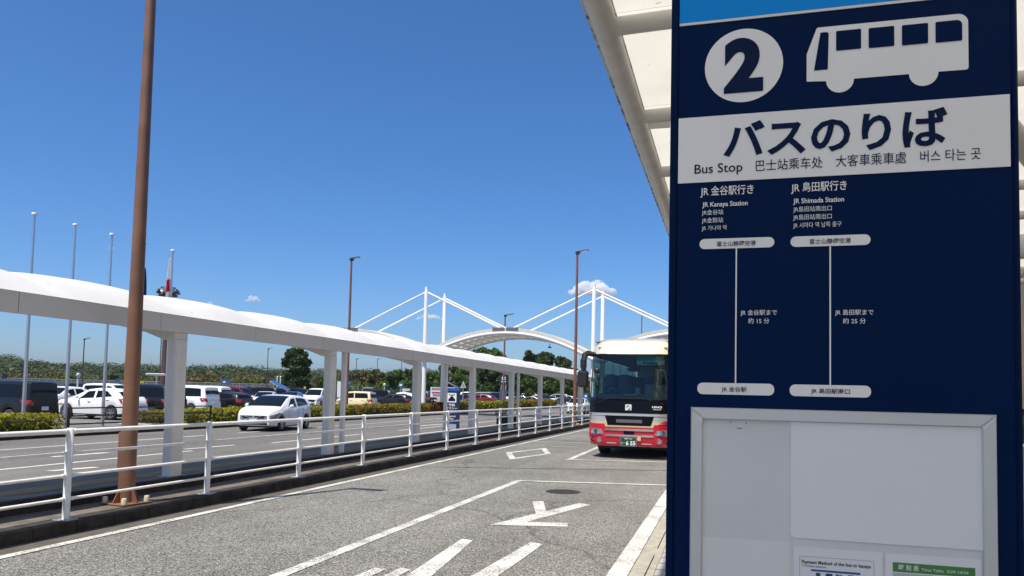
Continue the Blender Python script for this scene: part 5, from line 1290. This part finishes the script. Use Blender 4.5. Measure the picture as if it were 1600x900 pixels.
# small things in the car park
def board(px, yb, y0, y1, x0, x1, label, cols, cat='sign', name='sign', legs=2, legm=GALV, dist=None, depth=.12, rz=None):
    g = at(px, yb, 0) if dist is None else at_d(px, 606, dist)
    d = math.hypot(g.x, g.y); zc = g.y * math.cos(R(15.85)) - g.x * math.sin(R(15.85)); k = zc / 1200
    ang = math.atan2(-g.x, g.y) * .8 if rz is None else rz
    o = empty(name, (g.x, g.y, 0), ang, label, cat)
    Z = lambda y: at_d(px, y, zc).z
    X = lambda x: (x - px) * k
    b = MB(); b.box(X(x0), X(x1), -depth / 2, depth / 2, Z(y1), Z(y0)); b.build('panel', cols[0], o)
    for (a, b_, c, d_, m) in cols[1:]:
        w = X(x1) - X(x0); hh = Z(y0) - Z(y1); q = MB(); q.box(X(x0) + w * a, X(x0) + w * b_, -depth / 2 - .02, -depth / 2 - .004, Z(y1) + hh * c, Z(y1) + hh * d_); q.build('print_patch', m, o)
    for i in range(legs):
        xx = X(x0) + (X(x1) - X(x0)) * ((i + .5) / legs); b = MB(); b.tube([(xx, .1, 0), (xx, .1, Z(y1) + .1)], .05 * max(1, zc / 60), 8); b.build('leg', legm, o)
    return o
PRED = mat('red_print', (.5, .02, .03), .5); PGREY = mat('grey_print', (.25, .26, .28), .5); DNAVY = mat('dark_navy_board', (.008, .014, .04), .45); TEAL = mat('teal_board_paint', (.02, .14, .17), .5); YEL = mat('yellow_sign_paint', (.65, .5, .02), .5); LIME = mat('lime_sign_paint', (.45, .6, .05), .5); BLUEP = mat('blue_sign_paint', (.02, .1, .32), .45)
board(691, 641, 605, 621, 672, 710, 'white car park information board with grey header and red print', [WHITE, (.04, .96, .72, .95, PGREY), (.05, .52, .42, .54, PRED), (.62, .9, .4, .56, PRED), (.08, .5, .26, .34, PGREY), (.1, .9, .12, .2, PGREY)], legs=2, legm=CAP)
board(688, 640, 621, 636, 682, 687, 'cream ticket machine below the information board', [CAP], 'machine', 'ticket_machine', legs=1)
board(702, 640, 619, 636, 696, 706, 'white ticket machine just left of the taxi sign', [WHITE], 'machine', 'ticket_machine', legs=1)
board(786, 636, 586, 599, 779, 793, 'dark navy direction board with white emblem on twin posts', [DNAVY, (.3, .7, .4, .8, WHITE), (.25, .75, .15, .28, WHITE)], legs=2)
board(786, 640, 608, 636, 780, 790, 'slate blue pillar board below the navy direction board', [mat('slate_blue_board', (.06, .08, .2), .5)], legs=1)
board(532, 638, 596, 621, 526, 541, 'tall white panel half hidden behind the second column', [WHITE], legs=2)
board(541, 643, 595, 602, 536, 546, 'small navy sign on the brown lamp pole behind the second column', [BLUEP, (.2, .8, .35, .6, WHITE)], legs=0)
board(625, 628, 598, 605, 622, 629, 'teal sign with white mark on a tall thin post', [TEAL, (.2, .8, .3, .7, WHITE)], legs=1)
board(634, 627, 607, 613, 628, 640, 'white notice board right of the teal sign', [WHITE_D], legs=2)
board(8, 626, 584, 591, 2, 9, 'small navy sign on a post at the left edge', [DNAVY], legs=1)
board(181, 624, 592, 597, 178, 184, 'small blue sign on a post above the side-on white crossover', [BLUEP], legs=1)
board(220, 624, 596, 604, 218, 222.5, 'yellow lane number sign just right of the brown lamp pole', [YEL, (.3, .7, .2, .8, DNAVY)], legs=1)
board(475, 624, 604, 610, 474, 477, 'yellow lane number sign right of the tall dark tree', [YEL], legs=1)
board(423, 626, 605, 610, 417, 428, 'lime green sign beside the thin lamp post', [LIME], legs=2)
board(354, 626, 594, 600, 345, 358, 'dark blue direction sign in front of the brown scrub', [BLUEP, (.2, .5, .3, .7, WHITE)], legs=2)
board(918, 637, 615, 623, 911, 919, 'small blue sign just left of the coach front', [BLUEP, (.3, .7, .3, .7, WHITE)], legs=1)
def shelter(px, yb, y0, y1, x0, x1, label, topm, tilt):
    g = at(px, yb, 0); zc = g.y * math.cos(R(15.85)) - g.x * math.sin(R(15.85)); k = zc / 1200
    o = empty('parking_shelter', (g.x, g.y, 0), R(20), label, 'shelter')
    Z = lambda y: at_d(px, y, zc).z
    w = (x1 - x0) * k / 2
    b = MB(); b.hexa([(-w, -1.1, Z(y0) - .12), (w, -1.1, Z(y0) - .12 - tilt), (w, 1.1, Z(y0) - .12 - tilt), (-w, 1.1, Z(y0) - .12), (-w, -1.1, Z(y0)), (w, -1.1, Z(y0) - tilt), (w, 1.1, Z(y0) - tilt), (-w, 1.1, Z(y0))]); r = b.build('roof', WHITE, o)
    b = MB(); b.hexa([(-w * .95, -1.15, Z(y0) + .02), (w * .95, -1.15, Z(y0) + .02 - tilt), (w * .95, 1.0, Z(y0) + .02 - tilt), (-w * .95, 1.0, Z(y0) + .02), (-w * .95, -1.12, Z(y0) + .1), (w * .95, -1.12, Z(y0) + .1 - tilt), (w * .95, 1.0, Z(y0) + .1 - tilt), (-w * .95, 1.0, Z(y0) + .1)]); b.build('roof_panel', topm, o)
    for sx in (-.5, .75):
        b = MB(); b.tube([(sx * w, .6, 0), (sx * w, .6, Z(y0) - .15 - tilt * (sx + 1) / 2)], .09, 8); b.build('post', WHITE, o)
    b = MB(); b.bbox(-.4 * w, .1 * w, -.3, .3, 0, 1.7, .05); b.build('machine', WHITE_D, o)
    return o
shelter(247, 628, 585, 606, 235, 264, 'white flat-roofed parking shelter beside the floodlight mast', WHITE_D, 0)
shelter(437, 630, 596, 612, 424, 449, 'blue-topped slanted parking shelter below the tall dark tree', BLUEP, .9)
shelter(704, 640, 592, 612, 688, 716, 'slanted solar-panel shelter behind the taxi sign', mat('solar_panel', (.015, .02, .04), .2), .9)
def post_ball(px, yb, yt, label, name, r, m, cat):
    g = at(px, yb, 0); zc = g.y * math.cos(R(15.85)) - g.x * math.sin(R(15.85)); zt = at_d(px, yt, zc).z
    o = empty(name, (g.x, g.y, 0), 0, label, cat); b = MB(); b.tube([(0, 0, 0), (0, 0, zt)], .09, 8); b.build('post', WHITE_D, o)
    b = MB(); b.ball((0, 0, zt), r * zc / 1200, 14, 8); b.build('globe', m, o, 60)
post_ball(120, 628, 586, 'white post with round mirror above the white wagon', 'round_mirror_post', 3.6, mat('mirror_face', (.55, .58, .6), .15, metal=.6), 'mirror')
post_ball(600, 626, 601, 'globe lamp on a short post before the wood', 'globe_lamp', 2.2, LAMPG, 'lamp')
post_ball(432, 628, 589, 'small white round lamp left of the tall dark tree', 'globe_lamp', 1.4, LAMPG, 'lamp')
post_ball(437, 628, 589, 'small white round lamp nearest the tall dark tree', 'globe_lamp', 1.4, LAMPG, 'lamp')
# warning triangle
g_ = at(723, 636, 0); zc_ = g_.y * math.cos(R(15.85)) - g_.x * math.sin(R(15.85)); wt = empty('warning_sign', (g_.x, g_.y, 0), R(18), 'grey-backed triangular road sign on a thin post right of the taxi sign', 'sign')
zt_ = at_d(723, 595, zc_).z; zb_ = at_d(723, 606, zc_).z; ww = 4.6 * zc_ / 1200
b = MB(); b.rings([[(-ww, -.02, zb_), (ww, -.02, zb_), (0, -.02, zt_)], [(-ww, .02, zb_), (ww, .02, zb_), (0, .02, zt_)]]); b.build('plate', WHITE_D, wt)
b = MB(); b.rings([[(-ww * .6, -.03, zb_ + .15 * (zt_ - zb_)), (ww * .6, -.03, zb_ + .15 * (zt_ - zb_)), (0, -.03, zt_ - .25 * (zt_ - zb_))], [(-ww * .6, -.022, zb_ + .15 * (zt_ - zb_)), (ww * .6, -.022, zb_ + .15 * (zt_ - zb_)), (0, -.022, zt_ - .25 * (zt_ - zb_))]]); b.build('pictogram', PGREY, wt)
b = MB(); b.tube([(0, .06, 0), (0, .06, zb_ + .3)], .06, 8); b.build('post', GALV, wt)
# floodlight mast
g_ = at_d(256, 602, 84); top_ = at_d(262, 453.5, 84)
fm = empty('floodlight_mast', (g_.x, g_.y, 0), 0, 'tall brown floodlight mast with a dark ring of lamps behind the first column', 'lamp mast')
h_ = top_.z
b = MB(); b.tube([(0, 0, 0), (0, 0, h_ * .5), (0, 0, h_ - .5)], [.42, .36, .28], 16); b.build('mast', BROWN_D, fm, 50)
b = MB(); b.tube([(-.62, 0, 0), (-.62, 0, h_ - .6)], .05, 6)
for k in range(int(h_ / .5)): b.bar((-.62, 0, .5 + k * .5), (-.3, 0, .5 + k * .5), .04)
b.build('ladder', BROWN_D, fm)
b = MB(); b.lathe([(.3, h_ - .7), (.95, h_ - .62), (1.0, h_ - .5), (.95, h_ - .42), (.3, h_ - .45)], 20); b.build('platform', BLACK, fm, 40)
b = MB(); b.tube([(.75 * math.cos(a), .75 * math.sin(a), h_ + .35) for a in [2 * math.pi * k / 16 for k in range(17)]], .04, 6)
for k in range(8): b.bar((.75 * math.cos(k * .785), .75 * math.sin(k * .785), h_ - .45), (.75 * math.cos(k * .785), .75 * math.sin(k * .785), h_ + .35), .05)
b.build('guard_rail', mat('dark_steel', (.05, .045, .045), .5), fm)
for k in range(8):
    a = k * math.pi / 4 + .2; M = Matrix.Translation((1.02 * math.cos(a), 1.02 * math.sin(a), h_ - .1)) @ Matrix.Rotation(a, 4, 'Z') @ Matrix.Rotation(R(62), 4, 'Y')
    b = MB(); b.lathe([(.1, -.22), (.2, -.1), (.3, .12), (.28, .12), (.0, .05)], 12, M); b.build('floodlight', mat('floodlight_grey', (.07, .07, .075), .4), fm, 40)
g_ = at_d(235, 606, 420); am = empty('radio_mast', (g_.x, g_.y, 0), 0, 'very thin distant radio mast left of the floodlight mast', 'mast'); b = MB(); b.tube([(0, 0, 0), (0, 0, at_d(235, 561, 420).z)], [.3, .12], 6); b.build('pole', GALV, am)

# ------------------------------------------------------------------ the air between here and the hills
hz = MB(); hz.box(-1600, 1600, -1000, 1600, -1.2, 75)
hm = bpy.data.materials.new('pale_air'); hm.use_nodes = True; ht = hm.node_tree
for n in list(ht.nodes): ht.nodes.remove(n)
ho = nd(ht, 'ShaderNodeOutputMaterial'); hv = nd(ht, 'ShaderNodeVolumePrincipled'); hv.inputs['Color'].default_value = (.85, .92, 1, 1); hv.inputs['Density'].default_value = 0.00006
ht.links.new(hv.outputs[0], ho.inputs['Volume'])
tag(hz.build('haze', hm), kind='stuff')

# ------------------------------------------------------------------ small fair-weather clouds (real scattering volumes far off)
def cloudmat(name, dens, size):
    m = bpy.data.materials.new(name); m.use_nodes = True; nt = m.node_tree
    for n in list(nt.nodes): nt.nodes.remove(n)
    out = nd(nt, 'ShaderNodeOutputMaterial'); v = nd(nt, 'ShaderNodeVolumePrincipled'); v.inputs['Color'].default_value = (1, 1, 1, 1); v.inputs['Anisotropy'].default_value = 0.0
    tc = nd(nt, 'ShaderNodeTexCoord'); n = nd(nt, 'ShaderNodeTexNoise'); n.inputs['Scale'].default_value = 5.0 / size; n.inputs['Detail'].default_value = 5; n.inputs['Roughness'].default_value = .6
    nt.links.new(tc.outputs['Object'], n.inputs['Vector'])
    r = nd(nt, 'ShaderNodeMapRange'); r.inputs['From Min'].default_value = .36; r.inputs['From Max'].default_value = .6; r.inputs['To Max'].default_value = dens
    nt.links.new(n.outputs['Fac'], r.inputs['Value']); nt.links.new(r.outputs[0], v.inputs['Density']); nt.links.new(v.outputs[0], out.inputs['Volume'])
    m.cycles.homogeneous_volume = False if hasattr(m.cycles, 'homogeneous_volume') else None
    return m
def cloud(px, py, wpx, hpx, dist, label, seed, dens=.03):
    c = at_d(px, py, dist); k = dist / 1200; g = random.Random(seed); b = MB()
    w, h = wpx * k / 2, hpx * k / 2
    right = Vector((math.cos(R(15.85)), math.sin(R(15.85)), 0))
    pts = []
    for i in range(26):
        u = g.uniform(-1, 1); r = h * g.uniform(.35, .75) * (1 - .5 * abs(u)); pts.append((u, r)); r *= 1.0
        p = right * (u * w * .8) + Vector((0, 0, -h * .55 + r * .55 + g.uniform(0, 1.0) * h * (1 - abs(u) ** 1.3))) + Vector((-right.y, right.x, 0)) * g.uniform(-.5, .5) * h
        b.ball(p, r, 14, 10, (1.25, 1.0, .85))
    o = b.build('cloud', cloudmat('cloud_vapour_%d' % seed, dens, max(w, h)), None, 80, c)
    rm = o.modifiers.new('merge', 'REMESH'); rm.mode = 'VOXEL'; rm.voxel_size = h / 9
    tag(o, label, 'cloud', 'small white clouds'); return o
cloud(926, 451, 84, 34, 3000, 'largest white cloud, behind the right gateway mast', 5, .07)
cloud(672, 496, 52, 14, 3600, 'small flat cloud between the left gateway masts', 6, .06)
cloud(396, 468, 30, 12, 3600, 'small cloud above the middle of the walkway roof', 7, .06)
cloud(329, 476, 20, 8, 3600, 'tiny cloud peeping over the walkway roof', 8, .06)
cloud(175, 388, 18, 7, 3600, 'faint wisp of cloud beside the third flagpole', 9, .02)
